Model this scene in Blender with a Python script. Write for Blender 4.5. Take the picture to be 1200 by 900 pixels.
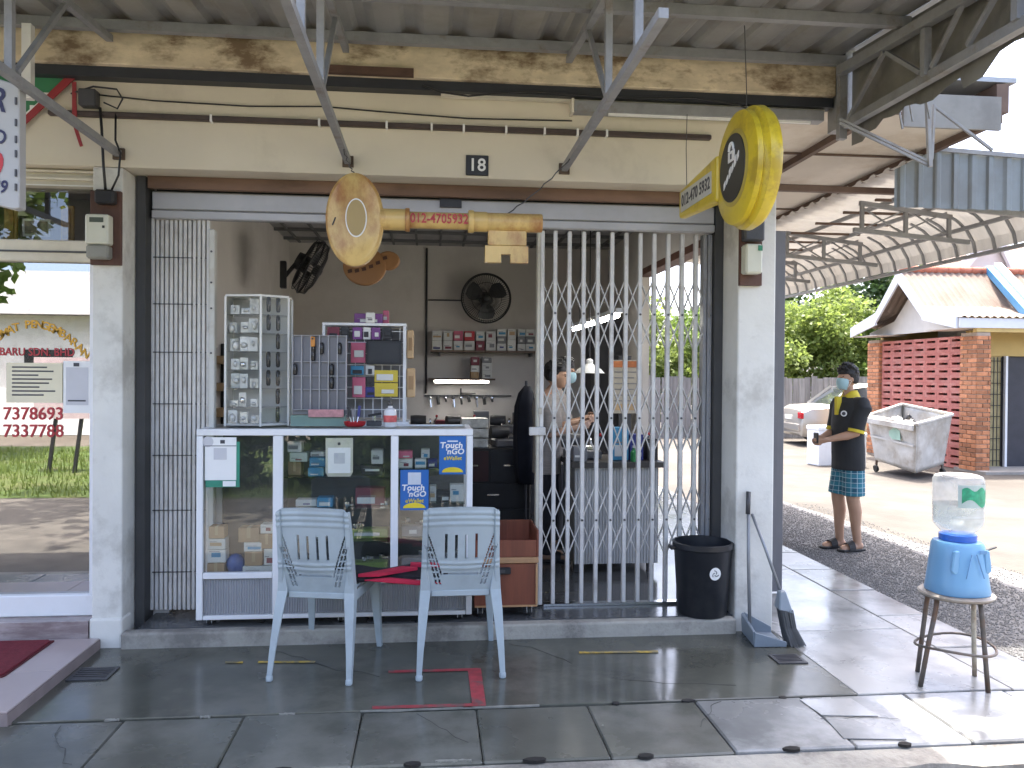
import bpy, bmesh, math, random
from mathutils import Vector, Matrix
R = math.radians
random.seed(7)
for o in list(bpy.data.objects): bpy.data.objects.remove(o)
sc = bpy.context.scene
COL = sc.collection

# ---------------------------------------------------------------- camera
cam = bpy.data.cameras.new('camera'); cam.sensor_width = 36; cam.lens = 28.5
cam.clip_start = .05; cam.clip_end = 2000
co = bpy.data.objects.new('camera', cam); COL.objects.link(co); sc.camera = co
yaw, pitch, roll = R(5.77), R(-.57), R(.42)
fw = Vector((math.sin(yaw)*math.cos(pitch), math.cos(yaw)*math.cos(pitch), math.sin(pitch)))
r0 = Vector((math.cos(yaw), -math.sin(yaw), 0)); u0 = r0.cross(fw)
rt = r0*math.cos(roll)+u0*math.sin(roll); up = u0*math.cos(roll)-r0*math.sin(roll)
m = Matrix.Identity(4)
for i in range(3): m[i][0], m[i][1], m[i][2] = rt[i], up[i], -fw[i]
m.translation = (0, 0, 1.5); co.matrix_world = m

# ---------------------------------------------------------------- sky, sun, exposure
SUN = Vector((.10, .30, .95)).normalized()
w = bpy.data.worlds.new('World'); sc.world = w; w.use_nodes = True
nt = w.node_tree; sky = nt.nodes.new('ShaderNodeTexSky'); sky.sky_type = 'NISHITA'; sky.sun_disc = False
sky.sun_elevation = math.asin(SUN.z); sky.sun_rotation = math.atan2(SUN.x, SUN.y)
sky.dust_density = 5.0; sky.air_density = .6; sky.ozone_density = .3
nt.links.new(sky.outputs[0], nt.nodes['Background'].inputs[0]); nt.nodes['Background'].inputs[1].default_value = .15
sl = bpy.data.lights.new('sun', 'SUN'); sl.energy = 2.0; sl.angle = R(.6); sl.color = (1, .95, .87)
so = bpy.data.objects.new('sun', sl); COL.objects.link(so); so.rotation_euler = SUN.to_track_quat('Z', 'Y').to_euler(); so.location = (0, 0, 30)
sc.view_settings.view_transform = 'Standard'; sc.view_settings.look = 'None'
sc.view_settings.gamma = 1; sc.view_settings.use_curve_mapping = False
sc.view_settings.exposure = 2.9
sc.cycles.max_bounces = 10; sc.cycles.diffuse_bounces = 5; sc.cycles.transparent_max_bounces = 24

# ---------------------------------------------------------------- materials
MATS = {}
def srgb(h):
    h = h.lstrip('#'); c = [int(h[i:i+2], 16)/255 for i in (0, 2, 4)]
    return tuple(x/12.92 if x < .04045 else ((x+.055)/1.055)**2.4 for x in c)
def mat(name, col, rough=.6, var=.18, scale=5., bump=0., bscale=60., metal=0., dirt=None, damt=.5, dscale=1.5, dlo=.5, stretch=(1, 1, 1),
        rnd=0., emit=0., rvar=0., spec=.5, coat=0., trans=0.):
    if name in MATS: return MATS[name]
    if isinstance(col, str): col = srgb(col)
    M = bpy.data.materials.new(name); M.use_nodes = True; t = M.node_tree; N = t.nodes; L = t.links
    b = N['Principled BSDF']; b.inputs['Roughness'].default_value = rough; b.inputs['Metallic'].default_value = metal
    b.inputs['Specular IOR Level'].default_value = spec; b.inputs['Coat Weight'].default_value = coat
    tc = N.new('ShaderNodeTexCoord'); oi = N.new('ShaderNodeObjectInfo')
    mp = N.new('ShaderNodeMapping'); mp.inputs['Scale'].default_value = stretch; L.new(tc.outputs['Object'], mp.inputs[0])
    ad = N.new('ShaderNodeVectorMath'); ad.operation = 'MULTIPLY_ADD'; L.new(oi.outputs['Random'], ad.inputs[0])
    ad.inputs[1].default_value = (37, 53, 71); L.new(mp.outputs[0], ad.inputs[2]); V = ad.outputs[0]
    def noise(s, d=6, r=.6):
        n = N.new('ShaderNodeTexNoise'); n.inputs['Scale'].default_value = s; n.inputs['Detail'].default_value = d
        n.inputs['Roughness'].default_value = r; L.new(V, n.inputs['Vector']); return n
    def rng(sock, a, bb, lo=.3, hi=.7):
        r = N.new('ShaderNodeMapRange'); L.new(sock, r.inputs[0]); r.inputs[1].default_value = lo; r.inputs[2].default_value = hi
        r.inputs[3].default_value = a; r.inputs[4].default_value = bb; return r.outputs[0]
    n1 = noise(scale)
    mx = N.new('ShaderNodeMix'); mx.data_type = 'RGBA'
    mx.inputs['A'].default_value = (*[c*(1-var) for c in col], 1); mx.inputs['B'].default_value = (*[min(1, c*(1+var)) for c in col], 1)
    L.new(rng(n1.outputs['Fac'], 0, 1), mx.inputs['Factor']); out = mx.outputs['Result']
    if dirt is not None:
        if isinstance(dirt, str): dirt = srgb(dirt)
        n2 = noise(dscale, 8, .68); m2 = N.new('ShaderNodeMix'); m2.data_type = 'RGBA'
        L.new(rng(n2.outputs['Fac'], 0, damt, dlo-.02, dlo+.11), m2.inputs['Factor']); L.new(out, m2.inputs['A'])
        m2.inputs['B'].default_value = (*dirt, 1); out = m2.outputs['Result']
    if rnd:
        hs = N.new('ShaderNodeHueSaturation'); L.new(out, hs.inputs['Color'])
        r = N.new('ShaderNodeMapRange'); L.new(oi.outputs['Random'], r.inputs[0]); r.inputs[3].default_value = 1-rnd; r.inputs[4].default_value = 1+rnd
        L.new(r.outputs[0], hs.inputs['Value']); out = hs.outputs[0]
    L.new(out, b.inputs['Base Color'])
    if rvar:
        n4 = noise(scale*.45, 5); L.new(rng(n4.outputs['Fac'], max(.02, rough-rvar), min(1, rough+rvar)), b.inputs['Roughness'])
    if bump:
        n3 = noise(bscale, 4); bp = N.new('ShaderNodeBump'); bp.inputs['Strength'].default_value = bump; bp.inputs['Distance'].default_value = .01
        L.new(n3.outputs['Fac'], bp.inputs['Height']); L.new(bp.outputs[0], b.inputs['Normal'])
    if emit:
        b.inputs['Emission Color'].default_value = (*col, 1); b.inputs['Emission Strength'].default_value = emit
    if trans:
        td = N.new('ShaderNodeBsdfTranslucent'); L.new(out, td.inputs[0]); ms = N.new('ShaderNodeMixShader'); ms.inputs[0].default_value = trans
        L.new(b.outputs[0], ms.inputs[1]); L.new(td.outputs[0], ms.inputs[2]); L.new(ms.outputs[0], N['Material Output'].inputs[0])
    MATS[name] = M; return M
def glassmat(name, tint=(1, 1, 1), refl=.1, rough=.0, grime=0.):
    if name in MATS: return MATS[name]
    M = bpy.data.materials.new(name); M.use_nodes = True; t = M.node_tree; N = t.nodes; L = t.links; N.clear()
    o = N.new('ShaderNodeOutputMaterial'); a = N.new('ShaderNodeBsdfTransparent'); a.inputs[0].default_value = (*tint, 1)
    g = N.new('ShaderNodeBsdfGlossy'); g.inputs['Roughness'].default_value = rough
    f = N.new('ShaderNodeLayerWeight'); f.inputs[0].default_value = .5; pw = N.new('ShaderNodeMath'); pw.operation = 'POWER'; L.new(f.outputs['Facing'], pw.inputs[0]); pw.inputs[1].default_value = 5
    ad = N.new('ShaderNodeMath'); ad.operation = 'ADD'; ad.inputs[1].default_value = refl+.03; ad.use_clamp = True; L.new(pw.outputs[0], ad.inputs[0])
    ms = N.new('ShaderNodeMixShader'); L.new(ad.outputs[0], ms.inputs[0]); L.new(a.outputs[0], ms.inputs[1]); L.new(g.outputs[0], ms.inputs[2])
    res = ms.outputs[0]
    if grime:
        d = N.new('ShaderNodeBsdfDiffuse'); d.inputs[0].default_value = (.75, .75, .72, 1)
        tc = N.new('ShaderNodeTexCoord'); n = N.new('ShaderNodeTexNoise'); n.inputs['Scale'].default_value = 4; n.inputs['Detail'].default_value = 6; L.new(tc.outputs['Object'], n.inputs[0])
        mr = N.new('ShaderNodeMapRange'); L.new(n.outputs[0], mr.inputs[0]); mr.inputs[1].default_value = .35; mr.inputs[2].default_value = .75; mr.inputs[3].default_value = grime*.4; mr.inputs[4].default_value = grime*1.5
        m2 = N.new('ShaderNodeMixShader'); L.new(mr.outputs[0], m2.inputs[0]); L.new(res, m2.inputs[1]); L.new(d.outputs[0], m2.inputs[2]); res = m2.outputs[0]
    L.new(res, o.inputs[0]); MATS[name] = M; return M

# ---------------------------------------------------------------- mesh builder
LOC = {}
class MB:
    def __init__(s): s.v = []; s.f = []
    def add(s, vs, fs):
        k = len(s.v); s.v += [tuple(v) for v in vs]; s.f += [tuple(i+k for i in f) for f in fs]; return s
    def box(s, x0, x1, y0, y1, z0, z1):
        return s.add([(x0, y0, z0), (x1, y0, z0), (x1, y1, z0), (x0, y1, z0), (x0, y0, z1), (x1, y0, z1), (x1, y1, z1), (x0, y1, z1)],
                     [(0, 3, 2, 1), (4, 5, 6, 7), (0, 1, 5, 4), (1, 2, 6, 5), (2, 3, 7, 6), (3, 0, 4, 7)])
    def hexa(s, b, t):
        return s.add(list(b)+list(t), [(0, 3, 2, 1), (4, 5, 6, 7), (0, 1, 5, 4), (1, 2, 6, 5), (2, 3, 7, 6), (3, 0, 4, 7)])
    def bar(s, p, q, w, h=None, upv=(0, 0, 1)):
        h = h or w; p = Vector(p); q = Vector(q); d = (q-p).normalized(); u = Vector(upv)
        if abs(d.dot(u)) > .98: u = Vector((0, 1, 0))
        a = d.cross(u).normalized()*w/2; b = a.cross(d).normalized()*h/2
        c = [-a-b, a-b, a+b, -a+b]
        return s.hexa([p+x for x in c], [q+x for x in c])
    def ring_loft(s, rings, caps=True, closed=True):
        n = len(rings[0]); k = len(s.v); s.v += [tuple(v) for r in rings for v in r]
        for i in range(len(rings)-1):
            for j in range(n if closed else n-1):
                a = k+i*n+j; b = k+i*n+(j+1) % n; s.f.append((a, b, b+n, a+n))
        if caps:
            s.f.append(tuple(k+j for j in range(n-1, -1, -1))); s.f.append(tuple(k+(len(rings)-1)*n+j for j in range(n)))
        return s
    def path(s, pts, r, n=8, caps=True):
        pts = [Vector(p) for p in pts]; rs = r if isinstance(r, (list, tuple)) else [r]*len(pts); rings = []; a = None
        for i, p in enumerate(pts):
            d = (pts[min(i+1, len(pts)-1)]-pts[max(i-1, 0)]).normalized()
            if a is None: a = d.orthogonal().normalized()
            a = (a-d*a.dot(d)); a = a.normalized() if a.length > 1e-5 else d.orthogonal().normalized(); b = d.cross(a)
            rr = rs[i] if isinstance(rs[i], (tuple, list)) else (rs[i], rs[i])
            rings.append([p+a*rr[0]*math.cos(t)+b*rr[1]*math.sin(t) for t in [2*math.pi*j/n for j in range(n)]])
        return s.ring_loft(rings, caps)
    def lathe(s, prof, n=20, c=(0, 0, 0), caps=True):
        c = Vector(c)
        return s.ring_loft([[c+Vector((r*math.cos(2*math.pi*j/n), r*math.sin(2*math.pi*j/n), z)) for j in range(n)] for r, z in prof], caps)
    def ell(s, c, rx, ry, rz, n=12, mm=8):
        c = Vector(c); rings = []
        for i in range(mm+1):
            a = -math.pi/2+math.pi*i/mm; k = max(.02, math.cos(a))
            rings.append([c+Vector((rx*k*math.cos(t), ry*k*math.sin(t), rz*math.sin(a))) for t in [2*math.pi*j/n for j in range(n)]])
        return s.ring_loft(rings)
    def prism(s, poly, axis, a, b):
        def P(u, v, t): return (t, u, v) if axis == 'x' else ((u, t, v) if axis == 'y' else (u, v, t))
        n = len(poly)
        return s.add([P(u, v, a) for u, v in poly]+[P(u, v, b) for u, v in poly],
                     [tuple(range(n-1, -1, -1)), tuple(range(n, 2*n))]+[(i, (i+1) % n, n+(i+1) % n, n+i) for i in range(n)])
    def quad(s, *p): return s.add(p, [tuple(range(len(p)))])
    def xf(s, M): s.v = [tuple(M @ Vector(v)) for v in s.v]; return s
    def mesh(s, name, bevel=0, smooth=False, off=None, segs=1, recalc=True):
        me = bpy.data.meshes.new(name); vs = s.v if off is None else [(a-off[0], b-off[1], c-off[2]) for a, b, c in s.v]
        me.from_pydata(vs, [], s.f)
        bm = bmesh.new(); bm.from_mesh(me)
        if recalc: bmesh.ops.recalc_face_normals(bm, faces=bm.faces)
        if bevel:
            es = [e for e in bm.edges if len(e.link_faces) == 2 and e.calc_face_angle(0) > .6]
            bmesh.ops.bevel(bm, geom=es, offset=bevel, segments=segs, affect='EDGES', profile=.5, clamp_overlap=True)
        bm.to_mesh(me); bm.free()
        if smooth:
            me.shade_smooth()
            if smooth != 'all':
                try: me.set_sharp_from_angle(angle=R(38))
                except Exception: pass
        return me
    def build(s, name, mt, parent=None, bevel=0, smooth=False, segs=1, label=None, recalc=True):
        off = LOC.get(parent.name) if parent else None
        if parent is None:
            xs, ys, zs = zip(*s.v); off = ((min(xs)+max(xs))/2, (min(ys)+max(ys))/2, min(zs))
        me = s.mesh(name, bevel, smooth, off, segs, recalc)
        if mt: me.materials.append(mt)
        o = bpy.data.objects.new(name, me); COL.objects.link(o)
        if parent: o.parent = parent; LOC[o.name] = off
        else: o.location = off; LOC[o.name] = off
        if label: o['label'] = label
        return o
def obj(name, me, parent, loc=(0, 0, 0), rot=(0, 0, 0)):
    """another object on shared mesh data; loc in world coords for unrotated things"""
    o = bpy.data.objects.new(name, me); COL.objects.link(o); o.parent = parent
    off = LOC.get(parent.name) or (0, 0, 0)
    o.location = (loc[0]-off[0], loc[1]-off[1], loc[2]-off[2]); o.rotation_euler = rot; LOC[o.name] = None
    return o
def thing(name, label, cat, loc=(0, 0, 0), group=None, rotz=None, kind=None):
    o = bpy.data.objects.new(name, None); COL.objects.link(o); o.empty_display_size = .1; o.location = loc
    if rotz is not None: o.rotation_euler = (0, 0, rotz); LOC[o.name] = None
    else: LOC[o.name] = tuple(loc)
    if label: o['label'] = label; o['category'] = cat
    if group: o['group'] = group
    if kind: o['kind'] = kind
    return o
def tag(o, label, cat, group=None, kind=None):
    if label: o['label'] = label
    if cat: o['category'] = cat
    if group: o['group'] = group
    if kind: o['kind'] = kind
    return o
def struct(o): o['kind'] = 'structure'; return o
def stuff(o): o['kind'] = 'stuff'; return o
def copy_tree(o, parent=None):
    c = o.copy(); COL.objects.link(c); c.parent = parent; LOC[c.name] = None
    for ch in list(o.children): copy_tree(ch, c)
    return c
def text(name, s, size, mt, parent, loc, rot=(math.pi/2, 0, 0), bold=.0, sx=1., shear=0., align='CENTER', ext=.0008):
    cu = bpy.data.curves.new(name, 'FONT'); cu.body = s; cu.size = size; cu.align_x = align; cu.align_y = 'CENTER'; cu.offset = bold*size; cu.extrude = ext; cu.shear = shear
    cu.resolution_u = 3; cu.space_character = 1.02
    t = bpy.data.objects.new('tmp', cu); COL.objects.link(t); bpy.context.view_layer.update()
    me = bpy.data.meshes.new_from_object(t.evaluated_get(bpy.context.evaluated_depsgraph_get())); bpy.data.objects.remove(t); bpy.data.curves.remove(cu)
    me.name = name; me.materials.clear(); me.materials.append(mt)
    for v in me.vertices: v.co.x *= sx
    return obj(name, me, parent, loc, rot)

# shared materials
concrete_w = mat('white_painted_plaster', (.66, .65, .60), .8, .08, 3, .15, 40, dirt=(.34, .32, .28), damt=.55, dscale=2.2, dlo=.52)
cream = mat('cream_painted_wall', (.66, .60, .48), .75, .05, 2, .06, 50, dirt=(.42, .37, .29), damt=.4, dscale=1.1, dlo=.55)
creamtrim = mat('cream_trim', (.68, .64, .54), .6, .06, 4, dirt=(.4, .36, .28), damt=.3)
stained = mat('stained_concrete_beam', (.62, .52, .37), .85, .22, 9, .3, 30, dirt=(.16, .105, .06), damt=.95, dscale=3.2, dlo=.51, stretch=(.7, 1, 1.3))
steel = mat('grey_painted_steel', (.25, .255, .265), .5, .15, 12, .05, 80, dirt=(.12, .08, .05), damt=.6, dscale=6, dlo=.58)
sheetm = mat('galvanised_roof_sheet', (.36, .37, .38), .42, .12, 2, .04, 10, metal=.55, dirt=(.2, .17, .14), damt=.4, dscale=1.2, rvar=.12)
black = mat('black_plastic', (.018, .018, .02), .45, .2, 10)
blackrub = mat('black_rubber', (.02, .02, .02), .7)
brownwood = mat('dark_brown_wood', (.10, .045, .03), .6, .3, 8, .2, 40, stretch=(1, 1, .2))
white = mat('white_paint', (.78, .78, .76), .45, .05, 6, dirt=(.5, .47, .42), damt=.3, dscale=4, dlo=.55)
alum = mat('white_aluminium', (.76, .77, .78), .35, .04, 6, dirt=(.5, .5, .48), damt=.25, dscale=5, dlo=.58)
paper = mat('white_paper', (.8, .8, .78), .7, .03)
card = mat('brown_cardboard', (.36, .23, .12), .75, .12, 6, rnd=.2)
chrome = mat('chrome', (.7, .7, .7), .2, .05, metal=1)
darkgrey = mat('dark_grey_metal', (.07, .07, .075), .45, .2, 10, metal=.3)
redink = mat('red_lettering', (.42, .03, .04), .5, .1)

# ================================================================ SETTING: ground, road, pavements
earth = mat('sandy_earth', (.14, .12, .095), .9, .2, .8, .3, 12, dirt=(.1, .08, .06), damt=.5, dscale=.35)
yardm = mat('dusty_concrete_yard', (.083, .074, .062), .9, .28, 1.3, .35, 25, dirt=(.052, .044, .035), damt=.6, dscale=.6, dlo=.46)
asph = mat('asphalt', (.13, .118, .10), .85, .25, 3, .5, 90, dirt=(.18, .16, .135), damt=.5, dscale=.7)
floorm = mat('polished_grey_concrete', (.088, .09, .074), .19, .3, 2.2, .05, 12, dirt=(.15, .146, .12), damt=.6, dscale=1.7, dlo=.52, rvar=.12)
walkm = mat('scuffed_glare_concrete', (.205, .207, .20), .24, .25, 3.2, .08, 18, dirt=(.36, .36, .35), damt=.7, dscale=1.6, dlo=.47, rvar=.12)  # scuffed concrete, base colour raised to carry the sky glare
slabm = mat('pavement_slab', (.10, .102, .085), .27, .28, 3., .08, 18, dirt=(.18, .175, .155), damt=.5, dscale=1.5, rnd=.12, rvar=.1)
kerbm = mat('rough_kerb_concrete', (.40, .38, .33), .9, .25, 5, .6, 35, dirt=(.12, .11, .1), damt=.75, dscale=2.5)
gravm = mat('grey_gravel', (.145, .143, .14), .9, .25, 30, .3, 60)
tilem = mat('pink_grey_tile', (.40, .33, .32), .3, .06, 3, rnd=.05)
def sheet(name, x0, x1, y0, y1, z, mt): return struct(MB().quad((x0, y0, z), (x1, y0, z), (x1, y1, z), (x0, y1, z)).build(name, mt))
sheet('ground', -400, 400, -400, 400, -.16, earth)
sheet('road', -90, 90, -1.7, 2.99, -.15, asph)
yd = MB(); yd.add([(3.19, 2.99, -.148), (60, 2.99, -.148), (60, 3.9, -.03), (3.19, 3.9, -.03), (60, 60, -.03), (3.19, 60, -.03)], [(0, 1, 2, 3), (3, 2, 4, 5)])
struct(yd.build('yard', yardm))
pv = struct(MB().box(-1.80, 2.03, 3.655, 4.63, -.15, 0).build('pavement', floorm, bevel=.004))
sw = thing('side_pavement', None, None, (2.4, 6, 0)); struct(sw)
ys = [3.655, 4.60, 6.1, 7.6, 9.2, 10.8]
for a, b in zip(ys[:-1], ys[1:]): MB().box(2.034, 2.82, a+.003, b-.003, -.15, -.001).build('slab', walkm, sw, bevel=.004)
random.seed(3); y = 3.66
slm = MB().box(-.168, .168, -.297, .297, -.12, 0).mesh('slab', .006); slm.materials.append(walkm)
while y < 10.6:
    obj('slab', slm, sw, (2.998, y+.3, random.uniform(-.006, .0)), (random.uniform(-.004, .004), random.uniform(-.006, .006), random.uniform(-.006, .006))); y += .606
fp = thing('front_pavement', None, None, (0, 3.4, 0)); struct(fp)
fsl = MB().box(-.2525, .2525, -.252, .252, -.12, 0).mesh('slab', .007); fsl.materials.append(slabm)
fslr = MB().box(-.2525, .2525, -.252, .252, -.12, 0).mesh('slab', .007); fslr.materials.append(walkm)  # lighter copy for the right end, sky glare put into its colour
X0 = -4.87
while X0 < 3.1:
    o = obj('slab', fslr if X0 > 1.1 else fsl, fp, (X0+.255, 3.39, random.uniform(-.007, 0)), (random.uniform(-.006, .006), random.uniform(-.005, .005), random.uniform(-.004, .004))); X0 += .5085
# grey patches of broken slab next to the stool
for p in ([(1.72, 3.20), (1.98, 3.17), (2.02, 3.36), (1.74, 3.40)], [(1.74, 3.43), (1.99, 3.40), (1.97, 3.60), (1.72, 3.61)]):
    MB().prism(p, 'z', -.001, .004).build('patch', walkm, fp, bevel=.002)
kb = MB()
nx = 90
for i in range(nx):
    a = -6+9.2*i/nx; b = -6+9.2*(i+1)/nx
    j = lambda q: .012*math.sin(q*7.3)+.008*math.sin(q*19+1)
    if i == 0:
        pass
    kb.add([(a, 3.132, -.016), (b, 3.132, -.016), (a, 2.985+j(a), -.022+.3*j(a)), (b, 2.985+j(b), -.022+.3*j(b)), (a, 2.97+j(a), -.16), (b, 2.97+j(b), -.16)], [(2, 3, 1, 0), (4, 5, 3, 2)])
struct(kb.build('kerb', kerbm))
# lifting holes broken along slab joints and kerb
hol = mat('hole_dark', (.02, .018, .016), .95)  # near-black fill for the flat holes and drain pits
for (x, yy, rx) in ((-1.62, 3.13, .05), (-.55, 3.135, .045), (-.06, 3.14, .035), (.42, 3.135, .05), (.86, 3.13, .04), (1.47, 3.14, .04), (1.95, 3.14, .03), (.86, 3.645, .02), (1.2, 3.648, .035), (1.66, 3.645, .02)):
    MB().prism([(x+rx*math.cos(t)*random.uniform(.7, 1.1), yy+.018*math.sin(t)) for t in [k*math.pi/4 for k in range(8)]], 'z', -.01, .0012).build('hole', hol, fp)
chip = mat('pale_chipped_cement', (.24, .235, .205), .9, .2, 20, .4, 50)
for (x, yy, l) in ((-1.36, 3.648, .06), (-.97, 3.648, .045), (-.62, 3.65, .07), (-.05, 3.65, .5), (.33, 3.65, .35), (-.9, 3.15, .12), (.1, 3.15, .14)):
    MB().prism([(x-l/2+l*k/8, yy-random.uniform(.001, .011)) for k in range(9)]+[(x+l/2-l*k/8, yy+random.uniform(.001, .010)) for k in range(9)], 'z', -.005, .0018).build('patch', chip, fp)
crk = mat('crack_dirt', (.05, .05, .043), .95)
random.seed(14)
for (x, y, dx, dy, n) in ((-.9, 4.55, .1, -.06, 9), (.9, 3.95, .09, -.02, 7), (1.35, 3.62, -.05, -.07, 6), (-.05, 3.6, .05, -.08, 5), (1.72, 3.4, .07, -.01, 7), (.45, 4.5, .06, -.07, 6), (-1.55, 3.6, .03, -.06, 7)):
    q = Vector((x, y, .0015)); c_ = MB()
    for k in range(n):
        e_ = q+Vector((dx*random.uniform(.4, 1.3), dy*random.uniform(.2, 1.6)+random.uniform(-.02, .02), 0)); c_.bar(q, e_, .0024*random.uniform(.5, 1.3), .001); q = e_
    c_.build('crack', crk, fp)
# painted / taped marks
yel = mat('worn_yellow_tape', (.60, .40, .05), .6, .25, 20, dirt=(.15, .15, .12), damt=.85, dscale=16, dlo=.47)
red = mat('worn_red_tape', (.36, .05, .06), .6, .25, 20, dirt=(.11, .1, .09), damt=.75, dscale=12, dlo=.48)
mk = MB().quad((-1.045, 4.305, .004), (-.955, 4.30, .004), (-.96, 4.325, .004), (-1.05, 4.33, .004)).build('yellow_tape_mark', yel); tag(mk, 'short worn yellow tape dash left of the chairs', 'floor marking', 'yellow tape dashes')
mk = MB().quad((-.88, 4.295, .004), (-.59, 4.275, .004), (-.585, 4.30, .004), (-.88, 4.322, .004)).build('yellow_tape_mark', yel); tag(mk, 'yellow tape dash on the floor under the left chair', 'floor marking', 'yellow tape dashes')
mk = MB().quad((.81, 4.305, .004), (1.245, 4.285, .004), (1.247, 4.315, .004), (.815, 4.335, .004)).build('yellow_tape_mark', yel); tag(mk, 'longest yellow tape dash in front of the folding gate', 'floor marking', 'yellow tape dashes')
mk = MB(); mk.quad((-.20, 4.10, .004), (.20, 4.095, .004), (.20, 4.13, .004), (-.20, 4.133, .004)); mk.quad((.20, 3.69, .004), (.262, 3.685, .004), (.268, 4.13, .004), (.20, 4.13, .004)); mk.quad((-.25, 3.66, .004), (.262, 3.652, .004), (.262, 3.685, .004), (-.25, 3.692, .004))
tag(mk.build('red_tape_bracket', red), 'worn red tape bracket on the floor under the right chair', 'floor marking')
# drain grates
def drain(x0, x1, y0, y1, label):
    d = thing('floor_drain', label, 'drain', ((x0+x1)/2, (y0+y1)/2, 0), 'floor drains')
    f = MB()
    for a, b, c, e in ((x0, x1, y0, y0+.016), (x0, x1, y1-.016, y1), (x0, x0+.016, y0+.0165, y1-.0165), (x1-.016, x1, y0+.0165, y1-.0165)): f.box(a, b, c, e, .001, .007)
    f.build('frame', darkgrey, d); MB().quad((x0+.01, y0+.01, .0025), (x1-.01, y0+.01, .0025), (x1-.01, y1-.01, .0025), (x0+.01, y1-.01, .0025)).build('pit', hol, d)
    n = 5
    for i in range(n):
        yy = y0+.016+(y1-y0-.032)*(i+.5)/n
        MB().box(x0+.0165, x1-.0165, yy-.006, yy+.006, .001, .006).build('grate_bar', darkgrey, d)
drain(-1.755, -1.56, 4.12, 4.29, 'sunken dark drain grate by the left pillar')
drain(1.825, 1.985, 4.063, 4.2, 'small dark drain grate beside the dustpan')
# gravel beside the walkway
gb = struct(MB().quad((3.185, 4.0, -.026), (4.75, 4.0, -.026), (4.35, 9.6, -.026), (3.185, 9.6, -.026)).build('gravel_bed', gravm))
random.seed(11); gs = MB()
for i in range(26000):
    x = 3.2+random.random()**1.25*1.45; yy = random.uniform(3.9, 9.4); r = random.uniform(.004, .010)
    if x > 4.25 and random.random() < .75: continue
    c = Vector((x, yy, -.024+r*.3)); a = random.random()*6.3
    vs = [c+Vector((r*random.uniform(.7, 1.3)*math.cos(a+k*1.571), r*random.uniform(.7, 1.3)*math.sin(a+k*1.571), 0)) for k in range(4)]+[c+Vector((0, 0, r*.55)), c-Vector((0, 0, r*.6))]
    gs.add(vs, [(0, 1, 4), (1, 2, 4), (2, 3, 4), (3, 0, 4), (1, 0, 5), (2, 1, 5), (3, 2, 5), (0, 3, 5)])
st = stuff(gs.build('gravel', mat('loose_stone', (.16, .158, .155), .95, .25, 8), recalc=False)); st['label'] = 'loose grey gravel stones beside the side pavement'; st['category'] = 'gravel'

# ================================================================ SHOP BUILDING
bd = thing('shop_building', 'cream corner shop building with stained concrete beam and open front', 'building', (0, 4.62, 0))
YF = 4.62
plinth = mat('grey_shop_floor', (.085, .088, .09), .22, .2, 3, .03, 12, dirt=(.15, .15, .14), damt=.4, dscale=2, rvar=.1)
MB().box(-1.60, 2.03, 4.655, 9.0, -.1, .088).build('shop_floor', plinth, bd)
MB().box(-1.665, 1.795, 4.575, 4.654, -.1, .086).build('step_edge', kerbm, bd, bevel=.012, segs=2)
p = MB(); p.box(-1.83, -1.672, YF, 4.95, -.02, 2.62); p.build('pillar', concrete_w, bd, bevel=.008, segs=2)
MB().prism([(-1.84, 4.605), (-1.665, 4.60), (-1.662, 4.74), (-1.84, 4.74)], 'z', -.01, .16).build('pillar_base', concrete_w, bd, bevel=.012, segs=2)
MB().box(1.80, 2.032, YF, 4.98, -.02, 2.62).build('pillar', concrete_w, bd, bevel=.01, segs=2)
MB().box(-1.665, -1.615, 4.80, 4.95, .0, 2.62).build('door_jamb', mat('dark_jamb', (.05, .05, .05), .6), bd)
MB().box(1.745, 1.798, 4.86, 4.98, .088, 2.62).build('door_jamb', MATS['dark_jamb'], bd)
# lintel wall, with opening reveal
MB().box(-4.3, 2.034, YF, 4.95, 2.622, 3.44).build('front_wall', cream, bd, bevel=.004)
MB().box(-1.60, 1.796, 4.79, 4.83, 2.552, 2.62).build('lintel_strip', mat('worn_brown_timber', (.17, .10, .065), .7, .35, 6, .2, 30, stretch=(.3, 1, 1)), bd)
MB().box(-4.3, 2.33, 4.50, 4.617, 3.135, 3.43).build('beam', stained, bd, bevel=.006)
MB().box(-4.3, 2.33, 4.535, 4.615, 3.08, 3.134).build('gap_shade_strip', mat('painted_gap_shade', (.025, .028, .035), .5), bd)  # dark strip painted in for the shadow gap below the beam
MB().box(.05, 2.30, 4.575, 4.612, 3.065, 3.079).build('trim', creamtrim, bd)
MB().box(-.62, -.1, 4.46, 4.499, 3.13, 3.17).build('rust_strip', mat('brown_rust_strip', (.09, .05, .035), .8, .3, 8), bd)
# room shell
iwall = mat('interior_wall', (.66, .62, .58), .8, .05, 2, dirt=(.5, .46, .42), damt=.35, dscale=1.2)
MB().box(-1.62, -1.525, 4.952, 9.0, .0, 2.95).build('interior_wall', iwall, bd)
MB().box(-1.62, 2.10, 9.0, 9.1, .0, 3.4).build('interior_wall', iwall, bd)
MB().box(1.99, 2.10, 7.65, 9.0, .0, 3.4).build('interior_wall', iwall, bd)
MB().box(1.99, 2.10, 4.982, 7.65, 2.52, 3.4).build('side_header', iwall, bd)
MB().box(1.985, 2.105, 5.0, 7.65, 2.46, 2.519).build('side_header_rail', brownwood, bd)
cl = MB().box(-1.62, 1.99, 4.952, 9.0, 2.93, 2.99).build('ceiling', mat('grey_ceiling', (.45, .44, .43), .8), bd)
bat = mat('ceiling_batten', (.16, .16, .16), .7)
cbm = MB().box(-1.74, 1.74, -.015, .015, -.03, 0).mesh('ceiling_batten'); cbm.materials.append(bat)
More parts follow.
